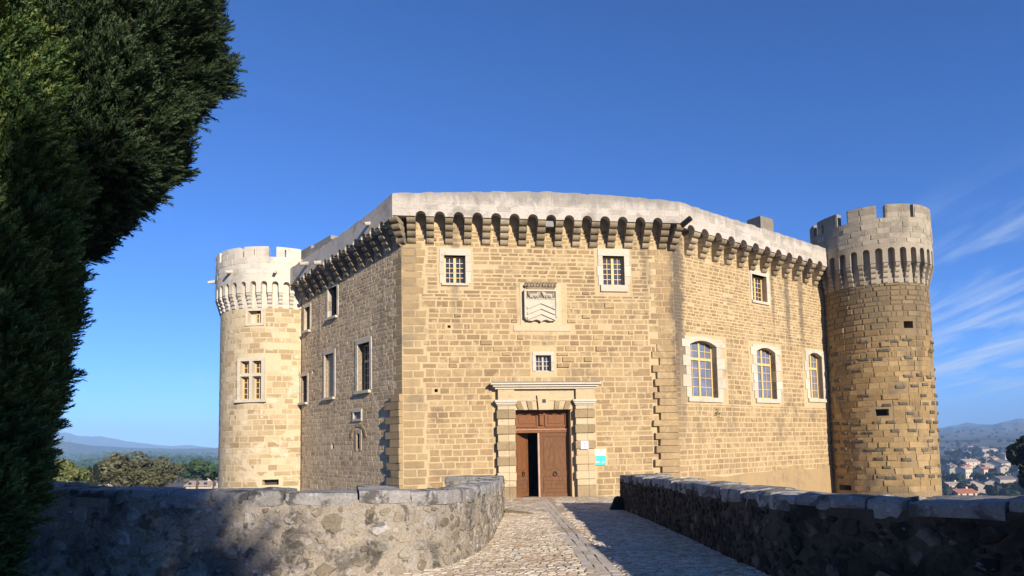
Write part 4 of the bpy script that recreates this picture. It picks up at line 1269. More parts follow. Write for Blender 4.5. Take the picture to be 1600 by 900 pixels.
def hash_noise(x, y, seed=0):
    return (math.sin(x * 3.1 + seed) * math.sin(y * 4.3 + seed * 2) + math.sin(x * 7.7 - y * 5.1 + seed) * 0.5 + math.sin(x * 17.3 + y * 13.1) * 0.25) / 1.75


def rubble_wall(name, label, pts, side, T, end_T, mats, seed, n_obj, size=(0.05, 0.155), cop_h=0.19, dens=1.0, u_vis=99):
    rub, mor, cop = mats
    r = random.Random(seed)
    W = Ribbon(pts, side)
    x, y, z, a, b = W.at(W.L / 2)
    t = empty(name, (x, y, gz(y)), label, 'parapet wall')
    thick = lambda u: end_T if u < 0.9 else (T + (end_T - T) * max(0, 1 - (u - 0.9) / 0.25))
    us = np.arange(0, W.L + 0.01, 0.12)
    mb = MB()
    nv = 9
    for u, u2 in zip(us, us[1:]):
        for k in range(nv):
            q4 = []
            for uu, kk in ((u, k), (u2, k), (u2, k + 1), (u, k + 1)):
                _, yy, zt, _, _ = W.at(uu)
                z0 = gz(yy) - 0.25
                zv = z0 + (zt - cop_h * 0.6 - z0) * kk / nv
                q4.append(W.P(uu, zv, 0.022 * hash_noise(uu, zv, seed) - (0.0)))
            mb.face(q4 if side > 0 else q4[::-1], 0.5)
        a0, a1 = W.top(u) - cop_h * 0.6, W.top(u2) - cop_h * 0.6
        mb.face([W.P(u, a0, 0), W.P(u2, a1, 0), W.P(u2, a1, -thick(u2)), W.P(u, a0, -thick(u))])
        mb.face([W.P(u2, -4.2, -thick(u2)), W.P(u, -4.2, -thick(u)), W.P(u, a0, -thick(u)), W.P(u2, a1, -thick(u2))])
    for u in (0.0, us[-1]):
        mb.face([W.P(u, -4.2, 0), W.P(u, W.top(u) - 0.1, 0), W.P(u, W.top(u) - 0.1, -thick(u)), W.P(u, -4.2, -thick(u))])
    core = mb.build('mortar_core', M[mor], t)
    # coping stones
    u = -0.03
    while u < W.L - 0.1:
        L = min(r.uniform(0.38, 0.95), W.L - u)
        mb = MB()
        n = 4
        hh = cop_h * r.uniform(0.85, 1.15); dz = r.uniform(-0.02, 0.02); ov = r.uniform(0.0, 0.05); bev = r.uniform(0.02, 0.045); tl = r.uniform(-0.02, 0.02)
        rings = []
        for i in range(n + 1):
            uu = u + 0.012 + (L - 0.024) * i / n
            uq = min(max(uu, 0), W.L)
            zt = W.top(uq) + dz
            th = thick(uq)
            e = 1 if i in (0, n) else 0
            sh = 0.02 * e
            prof = [(ov - sh - 0.02 * r.random(), zt - hh + r.uniform(-0.015, 0.015)), (ov - sh + r.uniform(-0.012, 0.012), zt - hh * 0.5), (ov - sh - r.uniform(0, 0.01), zt - bev - sh), (ov - bev - sh, zt - sh * 0.6),
                    (-th * 0.33, zt + 0.012 + r.uniform(-0.018, 0.018)), (-th * 0.66, zt + 0.01 + tl + r.uniform(-0.018, 0.018)), (-th - ov + bev, zt + tl - sh * 0.5), (-th - ov, zt + tl - bev), (-th - ov, zt - hh)]
            rings.append([W.P(uq, z_, w_) for w_, z_ in prof])
        m = len(rings[0])
        vs = [p for rg in rings for p in rg]
        fs = [(i * m + j, (i + 1) * m + j, (i + 1) * m + (j + 1) % m, i * m + (j + 1) % m) for i in range(n) for j in range(m)]
        fs += [tuple(range(m)), tuple(reversed(range(n * m, n * m + m)))]
        mb.add(vs, fs, r.uniform(0.0, 1.0))
        mb.build('coping_stone', M[cop], t)
        u += L
    # rubble stones by dart throwing
    st = []
    cell = {}
    for lo, hi, tries in ((0.115, size[1], 500), (0.075, 0.115, 2600), (0.04, 0.075, 9000)):
        for _ in range(int(tries * dens)):
            uu = r.uniform(0.03, min(W.L, u_vis) - 0.03)
            _, yy, zt, _, _ = W.at(uu)
            a_ = r.uniform(lo, hi); b_2 = a_ * r.uniform(0.55, 0.95)
            zlo, zhi = gz(yy) - 0.02, zt - cop_h * 1.05
            if zhi - b_2 < zlo + b_2: continue
            vv = r.uniform(zlo + b_2 * 0.6, zhi - b_2)
            ok = True
            cu, cv_ = int(uu / 0.4), int(vv / 0.4)
            for i in (-1, 0, 1):
                for j in (-1, 0, 1):
                    for (u3, v3, a3, b3) in cell.get((cu + i, cv_ + j), ()):
                        if ((uu - u3) / (a_ + a3)) ** 2 + ((vv - v3) / (b_2 + b3)) ** 2 < 0.98: ok = False; break
                    if not ok: break
                if not ok: break
            if ok:
                cell.setdefault((cu, cv_), []).append((uu, vv, a_, b_2))
                st.append((uu, vv, a_, b_2, r.uniform(0.010, 0.032), r.random()))
    key = lambda s: -(s[2] * s[3]) / max(1.0, W.at(s[0])[1] + 0.3 * abs(W.at(s[0])[0])) ** 2
    st.sort(key=key)
    vars_ = [dome_mesh('rubble_stone', M[rub], seed * 100 + i) for i in range(14)]
    tm = [([tuple(q_.co) for q_ in me.vertices], [tuple(p.vertices) for p in me.polygons]) for me in vars_]
    for i, (uu, vv, a_, b_2, d, tn) in enumerate(st[:n_obj]):
        o = bpy.data.objects.new('rubble_stone', vars_[i % 14]); o['tone'] = tn
        x, y, z = W.P(uu, vv, 0.022 * hash_noise(uu, vv, seed))
        link(o, t, Matrix.Translation((x, y, z)) @ Matrix.Rotation(W.rot(uu), 4, 'Z') @ Matrix.Rotation(r.uniform(-0.3, 0.3), 4, 'Y') @ Matrix.Diagonal((a_, d, b_2, 1)))
    mb = MB()
    for i, (uu, vv, a_, b_2, d, tn) in enumerate(st[n_obj:]):
        tv, tf = tm[i % 14]
        sg_ = 1 if side > 0 else -1
        x, y, z = W.P(uu, vv, 0.022 * hash_noise(uu, vv, seed)); th = W.rot(uu); c_, s_ = math.cos(th), math.sin(th)
        mb.add([(x + c_ * p * a_ - s_ * q_ * d, y + s_ * p * a_ + c_ * q_ * d, z + k * b_2) for p, q_, k in tv], tf, tn)
    o = mb.build('small_rubble', M[rub], t); o['kind'] = 'stuff'
    return t, W


left_pts = [(-0.30, 20.8, 0.70), (-0.40, 16.5, 0.80), (-0.48, 12.9, 0.93), (-0.58, 11.2, 1.0), (-0.83, 9.95, 1.065), (-1.30, 9.05, 1.10), (-2.1, 8.6, 1.14), (-3.4, 8.45, 1.172), (-5.2, 8.7, 1.20), (-7.5, 9.2, 1.275), (-10.5, 9.9, 1.31)]
right_pts = [(3.46, 21.0, 0.64), (3.42, 16.0, 0.80), (3.30, 11.5, 0.95), (3.22, 9.4, 1.02), (3.25, 8.3, 1.055), (3.42, 7.55, 1.07), (3.72, 6.98, 1.085), (4.07, 6.36, 1.122), (4.47, 5.67, 1.175), (5.0, 4.75, 1.24), (5.7, 3.5, 1.3)]
tl_, WLw = rubble_wall('parapet_wall', 'curved grey rubble wall with lichen coping, partly sunlit, running off under the cypress', left_pts, -1, 0.62, 1.8, ('rubble', 'rubble_mortar', 'coping'), 4, 300)
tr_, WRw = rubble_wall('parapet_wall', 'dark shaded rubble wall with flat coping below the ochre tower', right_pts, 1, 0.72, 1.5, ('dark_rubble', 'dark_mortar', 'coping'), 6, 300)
# guard stone at the end of the shaded wall
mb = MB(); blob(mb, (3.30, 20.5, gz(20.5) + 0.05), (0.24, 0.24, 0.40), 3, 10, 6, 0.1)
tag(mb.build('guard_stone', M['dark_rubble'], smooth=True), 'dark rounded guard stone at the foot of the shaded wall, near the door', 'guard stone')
mb = MB()
mb.hexa([(-0.28, 20.0, gz(20) - 0.05), (0.55, 19.3, gz(19.3) - 0.05), (0.62, 19.6, gz(19.6) - 0.05), (-0.28, 20.7, gz(20.7) - 0.05), (-0.28, 20.0, gz(20) + 0.07), (0.55, 19.3, gz(19.3) + 0.02), (0.62, 19.6, gz(19.6) + 0.02), (-0.28, 20.7, gz(20.7) + 0.08)], 0.4)
tag(mb.build('stone_step', M['portal_dark']), 'low worn stone at the end of the sunlit wall, on the cobbles', 'stone')

# added block out of view; its sloping top is shaped to shade the path
gp = empty('added_shade_wall', (4.7, 4.1, 0.0), 'added stone block with a sloping top, out of view, that shades the path', 'shade blocker')
wz = lambda x: 1.60 + (x - 3.80) * 0.68
mb = MB(); mb.hexa([(3.80, 3.8, -0.3), (5.45, 3.8, -0.3), (5.45, 4.35, -0.3), (3.80, 4.35, -0.3), (3.80, 3.8, wz(3.8) - 0.1), (5.45, 3.8, wz(5.45) - 0.1), (5.45, 4.35, wz(5.45) - 0.1), (3.80, 4.35, wz(3.8) - 0.1)])
mb.build('added_shade_wall_core', M['dark_mortar'], gp)
for k in range(4):
    a, b = 3.78 + 0.42 * k, 3.78 + 0.42 * k + 0.41
    mb = MB(); mb.hexa([(a, 3.76, wz(a) - 0.098), (b, 3.76, wz(b) - 0.098), (b, 4.39, wz(b) - 0.098), (a, 4.39, wz(a) - 0.098), (a, 3.78, wz(a)), (b, 3.78, wz(b)), (b, 4.37, wz(b)), (a, 4.37, wz(a))], rng.random())
    mb.build('coping_stone', M['coping'], gp)

# path sheet with a subtle unevenness
mb = MB()
ys = list(np.arange(-16, 8.9, 1.0)) + list(np.arange(8.8, 28.4, 0.4))
xs_near = [-13, -9, -6, -4, -2.6, -1.4, -0.4, 0.6, 1.6, 2.6, 3.4, 4.4, 6, 8, 10]
for y0, y1 in zip(ys, ys[1:]):
    for a, b in zip(xs_near, xs_near[1:]):
        if y0 >= 9.6 and (a < -2.0 or b > 4.0): continue
        mb.face([(a, y0, gz(y0)), (b, y0, gz(y0)), (b, y1, gz(y1)), (a, y1, gz(y1))], 0.5)
path = mb.build('path', M['path']); tag(path, kind='structure')
# flanks beside the door, up to the castle wall
cbm = [block_mesh('cobblestone', M['cobble'], 500 + i, 0.14, 0.16, 0.08) for i in range(10)]
gbm = [block_mesh('gutter_stone', M['cobble'], 540 + i, 0.04, 0.03, 0.03) for i in range(6)]
rr = random.Random(13)
cob, gut = [], []
xl = lambda y: float(np.interp(y, [8.0, 8.9, 9.35, 10.2, 11.5, 12.9, 20.8, 21.2, 28], [-3.2, -1.6, -1.15, -0.76, -0.56, -0.46, -0.28, -1.6, -1.6]))
xr = lambda y: float(np.interp(y, [7.0, 7.55, 8.3, 9.4, 16, 21, 21.4, 28], [3.7, 3.4, 3.23, 3.2, 3.4, 3.44, 4.6, 4.6]))
y = 7.2
while y < 27.9:
    dy = rr.uniform(0.05, 0.085) if y < 20.0 else rr.uniform(0.16, 0.30)
    if 20.0 < y < 20.5: dy = 0.3
    x = xl(y)
    while x < xr(y):
        dx = rr.uniform(0.08, 0.17) if y < 20.0 else rr.uniform(0.25, 0.55)
        g = 0.95 < x < 1.38
        if not g:
            cob.append((x + dx / 2, y, dx * 0.9, dy * 0.84, rr.uniform(0.008, 0.022), rr.random(), rr.uniform(-0.05, 0.05)))
        x += dx
    y += dy
for k in range(3):
    y = 7.2
    while y < 27.9:
        L = rr.uniform(0.2, 0.5)
        gut.append((1.03 + 0.15 * k + rr.uniform(-0.012, 0.012), y + L / 2 - L / 2, rr.uniform(0.135, 0.149), L * 0.97, rr.uniform(0.004, 0.008), rr.uniform(0.5, 1.0), rr.uniform(-0.03, 0.03)))
        y += L
def lay_floor(lst, meshes, n_obj, nm, stuff, mat):
    lst = sorted(lst, key=lambda c: -(c[2] * c[3]) / (c[1] ** 3) if c[1] > 8.2 else 1)
    rot_flat = Matrix.Rotation(R(-90), 4, 'X')          # block's -y becomes up, z becomes along +y
    for i, (x, y, L, D_, h, tn, a) in enumerate(lst[:n_obj]):
        o = bpy.data.objects.new(nm, meshes[i % len(meshes)]); o['tone'] = tn
        link(o, path, Matrix.Translation((x, y, gz(y))) @ Matrix.Rotation(a, 4, 'Z') @ Matrix.Rotation(R(-90), 4, 'X') @ Matrix.Diagonal((L, h, -D_, 1)) if False else
             Matrix.Translation((x, y, gz(y))) @ Matrix.Rotation(a, 4, 'Z') @ Matrix(((L, 0, 0, 0), (0, 0, D_, 0), (0, -h, 0, 0), (0, 0, 0, 1))))
    mb_ = MB()
    tm = [([tuple(q_.co) for q_ in me.vertices], [tuple(reversed(p.vertices)) for p in me.polygons]) for me in meshes]
    for i, (x, y, L, D_, h, tn, a) in enumerate(lst[n_obj:]):
        tv, tf = tm[i % len(tm)]
        c_, s_ = math.cos(a), math.sin(a)
        z0 = gz(y)
        mb_.add([(x + c_ * p * L - s_ * k * D_, y + s_ * p * L + c_ * k * D_, z0 - q_ * h) for p, q_, k in tv], tf, tn)
    o = mb_.build(stuff, M[mat], path); o['kind'] = 'stuff'
lay_floor(cob, cbm, 300, 'cobblestone', 'cobbles', 'cobble')
lay_floor(gut, gbm, 60, 'gutter_stone', 'gutter_stones', 'cobble')

# ------------------------------------------------------------------ terrain
tabR = ([0, 35, 100, 250, 400, 600, 900, 1500, 3000, 5000, 9000, 14000], [-3.5, -3.5, -14, -27, -31, -33, -33, -28, 12, 20, 0, 0])
tabL = ([0, 35, 90, 150, 300, 600, 1500, 3000, 5000, 9000, 14000], [-3.5, -3.7, -5.5, -9, -16, -21, -22, -8, 4, 0, 0])


def tz(x, y):
    r_ = math.hypot(x - 2, y - 30)
    k = min(1, max(0, (x / max(r_, 1) + 0.15) / 0.3)); k = k * k * (3 - 2 * k)
    z = np.interp(r_, *tabR) * k + np.interp(r_, *tabL) * (1 - k)
    if y < 9.6 and r_ < 80:
        f = min(1, max(0, (9.6 - y) / 0.5)) * min(1, max(0, (75 - r_) / 25))
        z = z * (1 - f) - 0.35 * f
    if r_ > 120:
        z += 0.012 * min(r_, 2500) * 0.25 * (math.sin(x * 0.006 + 1) * math.sin(y * 0.005) + 0.4 * math.sin(x * 0.017 + y * 0.011))
    return float(z)


mb = MB()
rads = [0, 6, 12, 17, 20, 20.5, 21, 21.5, 22, 25, 35, 50, 70, 100, 140, 190, 250, 320, 400, 500, 620, 780, 980, 1250, 1600, 2000, 2500, 3100, 4000, 5200, 6500, 8200]
NA = 144
for a, b in zip(rads, rads[1:]):
    for i in range(NA):
        t0, t1_ = 2 * math.pi * i / NA, 2 * math.pi * (i + 1) / NA
        pts = [(2 + q_ * math.cos(t), 30 + q_ * math.sin(t)) for q_, t in ((a, t0), (b, t0), (b, t1_), (a, t1_))]
        if a == 0: pts = pts[:3]
        mb.face([(x, y, tz(x, y)) for x, y in pts])
m, t = new_mat('winter_fields')
pos = t.n('ShaderNodeNewGeometry').outputs['Position']
mp = t.n('ShaderNodeMapping', ins={0: pos, 'Rotation': (0, 0, 0.5), 'Scale': (1.0, 0.35, 1.0)}).outputs[0]
vor = t.n('ShaderNodeTexVoronoi', ins={'Vector': mp, 'Scale': 0.009}).outputs['Color']
fv = t.n('ShaderNodeSeparateColor', ins={0: vor}).outputs[0]
fc = t.ramp(fv, [(0, (0.13, 0.10, 0.07)), (0.35, (0.17, 0.13, 0.085)), (0.6, (0.12, 0.11, 0.055)), (0.8, (0.20, 0.16, 0.105)), (1, (0.07, 0.085, 0.035))])
fc = t.mix(t.step(t.noise(pos, 0.006, 6.0, 0.6), 0.52, 0.6), fc, (0.05, 0.062, 0.028))
fc = t.mix(1.0, fc, t.ramp(t.noise(pos, 0.2, 5.0), [(0.2, (0.75,) * 3), (0.8, (1.2,) * 3)]), 'MULTIPLY')
finish(t, fc, 0.95, None)
tag(mb.build('ground', m, smooth=True), kind='structure')

# mountain ridges
m, t = new_mat('wooded_mountain')
pos = t.n('ShaderNodeNewGeometry').outputs['Position']
mc = t.mix(t.step(t.noise(pos, 0.002, 7.0, 0.65), 0.42, 0.6), (0.05, 0.06, 0.035), (0.14, 0.12, 0.09))
finish(t, mc, 0.95, None)
M['mountain'] = m


def ridge(name, az0, az1, prof, dist, width, seed):
    """hill range: prof gives crest height over azimuth (degrees right of straight ahead)"""
    r = random.Random(seed)
    mb_ = MB()
    n = 240
    prof = [(a_, h_ * 0.58 * (0.54 if az0 > 0 else 0.74)) for a_, h_ in prof]; dist *= 0.58; width *= 0.58
    xs, zs = [p[0] for p in prof], [p[1] for p in prof]
    rows = []
    for j, (fd, fh) in enumerate(((-1, 0), (-0.7, 0.22), (-0.4, 0.55), (-0.15, 0.88), (0, 1.0), (0.3, 0.7), (1, 0))):
        row = []
        for i in range(n + 1):
            az = az0 + (az1 - az0) * i / n
            h = np.interp(az, xs, zs)
            h *= 1 + 0.05 * math.sin(az * 2.3 + seed) + 0.03 * math.sin(az * 6.1) + 0.015 * math.sin(az * 15.0)
            k = fh * (1 + (0.03 * math.sin(az * 5.3 + j * 1.1 + seed) + 0.02 * math.sin(az * 13.7 + j * 2.3)) * (0 < fh < 1))
            d = dist + width * fd * (1 + 0.1 * math.sin(az * 4 + j))
            row.append((d * math.sin(R(az)), d * math.cos(R(az)), -40 + (h + 40) * k))
        rows.append(row)
    for a, b in zip(rows, rows[1:]):
        for i in range(n):
            mb_.face([a[i], a[i + 1], b[i + 1], b[i]])
    return tag(mb_.build(name, M['mountain'], smooth=True), kind='structure')


ridge('mountains', -75, 5, [(-75, 430), (-60, 420), (-45, 380), (-38, 330), (-35, 275), (-32, 190), (-30, 100), (-28, 50), (-26.8, 62), (-25, 10), (-22, 0), (-10, 20), (5, 10)], 9000, 1500, 1)
ridge('hills', -75, 0, [(-75, 130), (-45, 120), (-37, 95), (-35, 75), (-33.5, 45), (-31, 20), (-28, 5), (-20, 0), (0, 0)], 4600, 800, 5)
ridge('mountains', 5, 75, [(5, 20), (20, 40), (30, 110), (33, 150), (34.5, 215), (35.5, 262), (36.3, 225), (37.2, 240), (38, 300), (39.5, 340), (42, 380), (50, 420), (60, 300), (75, 260)], 9500, 1500, 2)
ridge('hills', 5, 75, [(5, 10), (25, 40), (32, 90), (35, 115), (37, 150), (39, 165), (45, 190), (60, 140), (75, 120)], 6300, 900, 3)

# ------------------------------------------------------------------ foliage
def quick_mesh(name, V, F, tone, mat):
    """V (n,3), F (m,k) numpy"""
    me = bpy.data.meshes.new(name)
    m, k = F.shape
    me.vertices.add(len(V)); me.vertices.foreach_set('co', V.astype(np.float32).ravel())
    me.loops.add(m * k); me.loops.foreach_set('vertex_index', F.astype(np.int32).ravel())
    me.polygons.add(m); me.polygons.foreach_set('loop_start', np.arange(0, m * k, k, dtype=np.int32))
    me.update(calc_edges=True)
    a = me.attributes.new('tone', 'FLOAT', 'FACE'); a.data.foreach_set('value', tone.astype(np.float32))
    me.materials.append(mat)
    return me


def rand_rot(axis, g):
    """frames whose z is axis (n,3), turned at random about it"""
    n = len(axis)
    z = axis / np.linalg.norm(axis, axis=1)[:, None]
    h = g.normal(size=(n, 3))
    x = h - (h * z).sum(1)[:, None] * z
    x /= np.linalg.norm(x, axis=1)[:, None]
    y = np.cross(z, x)
    return np.stack([x, y, z], 2)


def spray_template(g, n_leaf=24, length=0.30, wid=0.011):
    tris = []
    for i in range(n_leaf):
        z = length * (0.05 + 0.9 * i / n_leaf)
        a = g.uniform(0, 6.283)
        out = (0.072 * (1 - 0.7 * i / n_leaf)) * g.uniform(0.7, 1.3)
        dx, dy = math.cos(a), math.sin(a)
        base = np.array([dx * 0.004, dy * 0.004, z])
        tip = np.array([dx * out, dy * out, z + out * 1.5])
        side = np.array([-dy, dx, 0]) * wid
        tris.append([base - side, base + side * 1.0, tip])
    return np.array(tris)                      # (t,3,3)


def scatter(tmpl_list, pos, axis, scale, tone, g, name, mat):
    Vs, Ts = [], []
    k = g.integers(0, len(tmpl_list), len(pos))
    Rm = rand_rot(axis, g)
    for i, T in enumerate(tmpl_list):
        s = np.where(k == i)[0]
        if not len(s): continue
        v = np.einsum('nij,tvj->ntvi', Rm[s], T) * scale[s][:, None, None, None] + pos[s][:, None, None, :]
        Vs.append(v.reshape(-1, 3)); Ts.append(np.repeat(tone[s], len(T)))
    V = np.concatenate(Vs); F = np.arange(len(V)).reshape(-1, 3)
    return quick_mesh(name, V, F, np.concatenate(Ts), mat)


def cypress(name, base, prof, centre, n, label, cat, mat, seed, group=None, lump=0.16, spray=1.0, tone=(0.1, 0.8), cones=0, azr=None, coneview=None, core=0.80):
    """prof: list of (z, radius); centre(z) gives the crown axis"""
    g = np.random.default_rng(seed)
    t = empty(name, base, label, cat, group)
    zs, rs = np.array([p[0] for p in prof]), np.array([p[1] for p in prof])
    def radius(th, z):
        k = 1 + lump * (np.sin(3 * th + 1.7 * z + seed) * 0.5 + np.sin(7 * th - 2.9 * z) * 0.35 + np.sin(5.3 * z + 2 * th) * 0.4 + np.sin(11 * th + 8 * z) * 0.4 + np.sin(17 * th - 11 * z + 1) * 0.3)
        return np.interp(z, zs, rs) * k
    # cumulative by area
    zz_ = np.linspace(zs[0], zs[-1], 400); wgt = np.interp(zz_, zs, rs) + 0.1; cdf = np.cumsum(wgt) / wgt.sum()
    z = np.interp(g.random(n), cdf, zz_)
    th = g.uniform(0, 2 * np.pi, n) if azr is None else g.uniform(azr[0], azr[1], n)
    q = 1 - 0.42 * g.random(n) ** 2.0
    rad = radius(th, z) * q
    cx_, cy_ = np.array([centre(a) for a in z]).T
    P = np.stack([cx_ + rad * np.cos(th), cy_ + rad * np.sin(th), z], 1)
    slope = -np.gradient(np.interp(zz_, zs, rs), zz_); sl = np.interp(z, zz_, slope)
    ax = np.stack([np.cos(th), np.sin(th), 0.9 + np.clip(sl, -1.6, 1)], 1) + g.normal(0, 0.32, (n, 3))
    tm = [spray_template(g) for _ in range(6)]
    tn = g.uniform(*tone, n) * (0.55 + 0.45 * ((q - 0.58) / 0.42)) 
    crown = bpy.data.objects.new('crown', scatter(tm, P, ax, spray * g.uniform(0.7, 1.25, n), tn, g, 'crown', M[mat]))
    link(crown, t)
    # dark inner mass of twigs so the crown is not see-through
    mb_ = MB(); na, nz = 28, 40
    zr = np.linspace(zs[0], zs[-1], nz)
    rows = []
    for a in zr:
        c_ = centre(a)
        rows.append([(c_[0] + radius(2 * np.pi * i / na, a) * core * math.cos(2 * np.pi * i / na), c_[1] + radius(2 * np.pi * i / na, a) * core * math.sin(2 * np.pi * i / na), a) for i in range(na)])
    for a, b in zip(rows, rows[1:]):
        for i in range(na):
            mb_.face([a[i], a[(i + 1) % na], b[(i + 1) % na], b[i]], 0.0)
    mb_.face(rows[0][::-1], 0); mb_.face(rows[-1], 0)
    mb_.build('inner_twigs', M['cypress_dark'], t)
    mb_ = MB()
    zt = zs[0] + (zs[-1] - zs[0]) * 0.5
    c_ = centre(zt)
    pr = None
    for i in range(6):
        f = i / 5; zc_ = base[2] + (zt - base[2]) * f; cc = (base[0] * (1 - f) + c_[0] * f, base[1] * (1 - f) + c_[1] * f)
        cur = ((cc[0], cc[1], zc_), 0.20 * (1 - 0.6 * f))
        if pr: tube(mb_, pr[0], cur[0], pr[1], cur[1], 10, 0.5)
        pr = cur
    mb_.build('trunk', M['bark'], t)
    for i in range(cones):
        zc_, thc = coneview(i, g)
        cc = centre(zc_); rc = float(radius(thc, zc_)) * 1.03
        mb_ = MB(); blob(mb_, (cc[0] + rc * math.cos(thc), cc[1] + rc * math.sin(thc), zc_), (0.026, 0.026, 0.028), i, 8, 5, 0.5)
        mb_.build('cone', M['cone'], t)
    return t


A_prof = [(-0.1, 0.30), (0.25, 0.46), (1.0, 0.70), (1.75, 0.88), (2.5, 0.97), (3.2, 0.98), (4.3, 1.02), (5.5, 1.02), (7.0, 0.95), (8.5, 0.6), (9.6, 0.15)]
cypress('cypress_tree', (-6.35, 7.1, -0.05), A_prof, lambda z: (-6.35, 7.1), 34000, 'tall cypress with yellow-green sprays at the edge of the wall, nearest to the viewer', 'tree', 'cypress', 31, cones=10, lump=0.14,
        azr=(-2.9, 1.1), tone=(0.15, 1.0), coneview=lambda i, g: (g.uniform(4.6, 6.6), g.uniform(-1.75, -0.5)))
B_prof = [(4.35, 0.12), (4.8, 0.35), (5.2, 0.62), (5.5, 0.90), (5.9, 1.00), (6.4, 1.08), (7.0, 1.24), (7.8, 1.40), (9.0, 1.2), (10.5, 0.8), (11.6, 0.2)]
cypress('cypress_tree', (-6.9, 8.2, -0.05), B_prof, lambda z: (-5.95 + 0.07 * (z - 4), 8.5), 38000, 'dark spreading cypress dotted with brown cones, its crown overhanging beyond the nearer cypress', 'tree', 'cypress_dark', 32, cones=16, lump=0.20,
        azr=(-3.1, 1.2), tone=(0.1, 0.9), coneview=lambda i, g: (g.uniform(5.6, 7.8), g.uniform(-1.5, -0.05)))
# bare twigs sticking out under the dark crown
# cypresses behind the viewer that shade the left wall
for i, (s_, q_, h, rr_) in enumerate(((-6.4, 16, 14.5, 1.7), (-3.4, 17, 15.0, 1.7), (-0.75, 16, 13.5, 1.5))):
    ca_, sa_ = math.cos(R(SUN_AZ)), math.sin(R(SUN_AZ))
    bx_, by_ = s_ * ca_ + q_ * sa_, s_ * sa_ - q_ * ca_
    cypress('cypress_tree', (bx_, by_, -0.05), [(0.6, rr_ * 0.5), (2, rr_ * 0.85), (5, rr_), (9, rr_ * 0.8), (h - 2, rr_ * 0.45), (h, 0.1)], lambda z, a=bx_, b=by_: (a, b), 3200,
            'tall slender cypress standing behind the viewer beside the path', 'tree', 'cypress', 60 + i, group='cypresses behind the viewer', spray=2.4, core=0.55, lump=0.42)


def crown_mesh(name, mat, seed, n=700, leaf=0.5, shape=(1, 1, 0.75), clumps=9, density=1.0):
    """unit crown (radius about 1, centre at 0): leaf quads gathered in clumps"""
    g = np.random.default_rng(seed)
    C_ = g.normal(size=(clumps, 3)); C_ /= np.linalg.norm(C_, axis=1)[:, None]
    C_ *= g.uniform(0.35, 0.78, (clumps, 1)); C_[:, 2] = C_[:, 2] * 0.9 + 0.05
    cr = g.uniform(0.26, 0.46, clumps)
    k = g.integers(0, clumps, n)
    d = g.normal(size=(n, 3)); d /= np.linalg.norm(d, axis=1)[:, None]
    P = (C_[k] + d * (cr[k] * g.uniform(0.55, 1.0, n) ** 0.5)[:, None]) * np.array(shape)
    ax = d + g.normal(0, 0.5, (n, 3))
    Rm = rand_rot(ax, g)
    s = leaf * g.uniform(0.6, 1.3, n)
    Q = np.array([[-0.5, -0.35, 0], [0.5, -0.35, 0.08], [0.55, 0.35, 0], [-0.4, 0.4, -0.06]])
    V = np.einsum('nij,vj->nvi', Rm, Q) * s[:, None, None] + P[:, None, :]
    tone = g.uniform(0.0, 0.9, n) * (0.6 + 0.4 * (k % 3) / 2)
    return quick_mesh(name, V.reshape(-1, 3), np.arange(n * 4).reshape(-1, 4), tone, M[mat])


def trunk_mesh(name, h, r0, seed, limbs=5, spread=0.6):
    r = random.Random(seed); mb_ = MB()
    tube(mb_, (0, 0, -0.1 * h), (0.03 * h, 0.02 * h, 0.55 * h), r0, r0 * 0.7, 8)
    for i in range(limbs):
        a = 6.283 * i / limbs + r.uniform(-0.4, 0.4); z0 = r.uniform(0.35, 0.55) * h
        tube(mb_, (0.02 * h, 0.01 * h, z0), (math.cos(a) * spread * h * 0.5, math.sin(a) * spread * h * 0.5, z0 + r.uniform(0.2, 0.4) * h), r0 * 0.45, r0 * 0.15, 6)
    return mb_.mesh(name, M['bark'])


CR = {k: [crown_mesh('crown', mt, 200 + 10 * j + i, n, lf, sh, cl) for i in range(3)] for j, (k, mt, n, lf, sh, cl) in enumerate((
    ('pine', 'pine_leaf', 420, 0.24, (1, 1, 0.62), 9), ('olive', 'olive_leaf', 420, 0.20, (1, 1, 0.8), 10), ('bare', 'bare', 260, 0.16, (1, 1, 0.95), 10), ('dark', 'dark_leaf', 380, 0.26, (1, 1, 0.9), 8)))}
TRK = [trunk_mesh('trunk', 1.0, 0.05, i) for i in range(3)]


def far_tree(kind, x, y, h, wd, label, group, name, i=0, zbase=None, dark=0.0):
    z = tz(x, y) if zbase is None else zbase
    t = empty(name, (x, y, z), label, 'tree', group)
    o = bpy.data.objects.new('trunk', TRK[i % 3]); link(o, t, Matrix.Translation((x, y, z)) @ Matrix.Diagonal((h * 0.8, h * 0.8, h * 0.75, 1)))
    o = bpy.data.objects.new('crown', CR[kind][i % 3]); o['tone'] = rng.uniform(-0.15, 0.25) - dark
    link(o, t, Matrix.Translation((x, y, z + h * 0.60)) @ Matrix.Rotation(rng.uniform(0, 6.28), 4, 'Z') @ Matrix.Diagonal((wd / 2, wd / 2, h * 0.46, 1)))
    return t


def at_px(px, dist):
    """plan position at a bearing given as tangent (px-800)/1000 and a forward distance"""
    return ((px - 800) / 1000.0 * dist, dist)


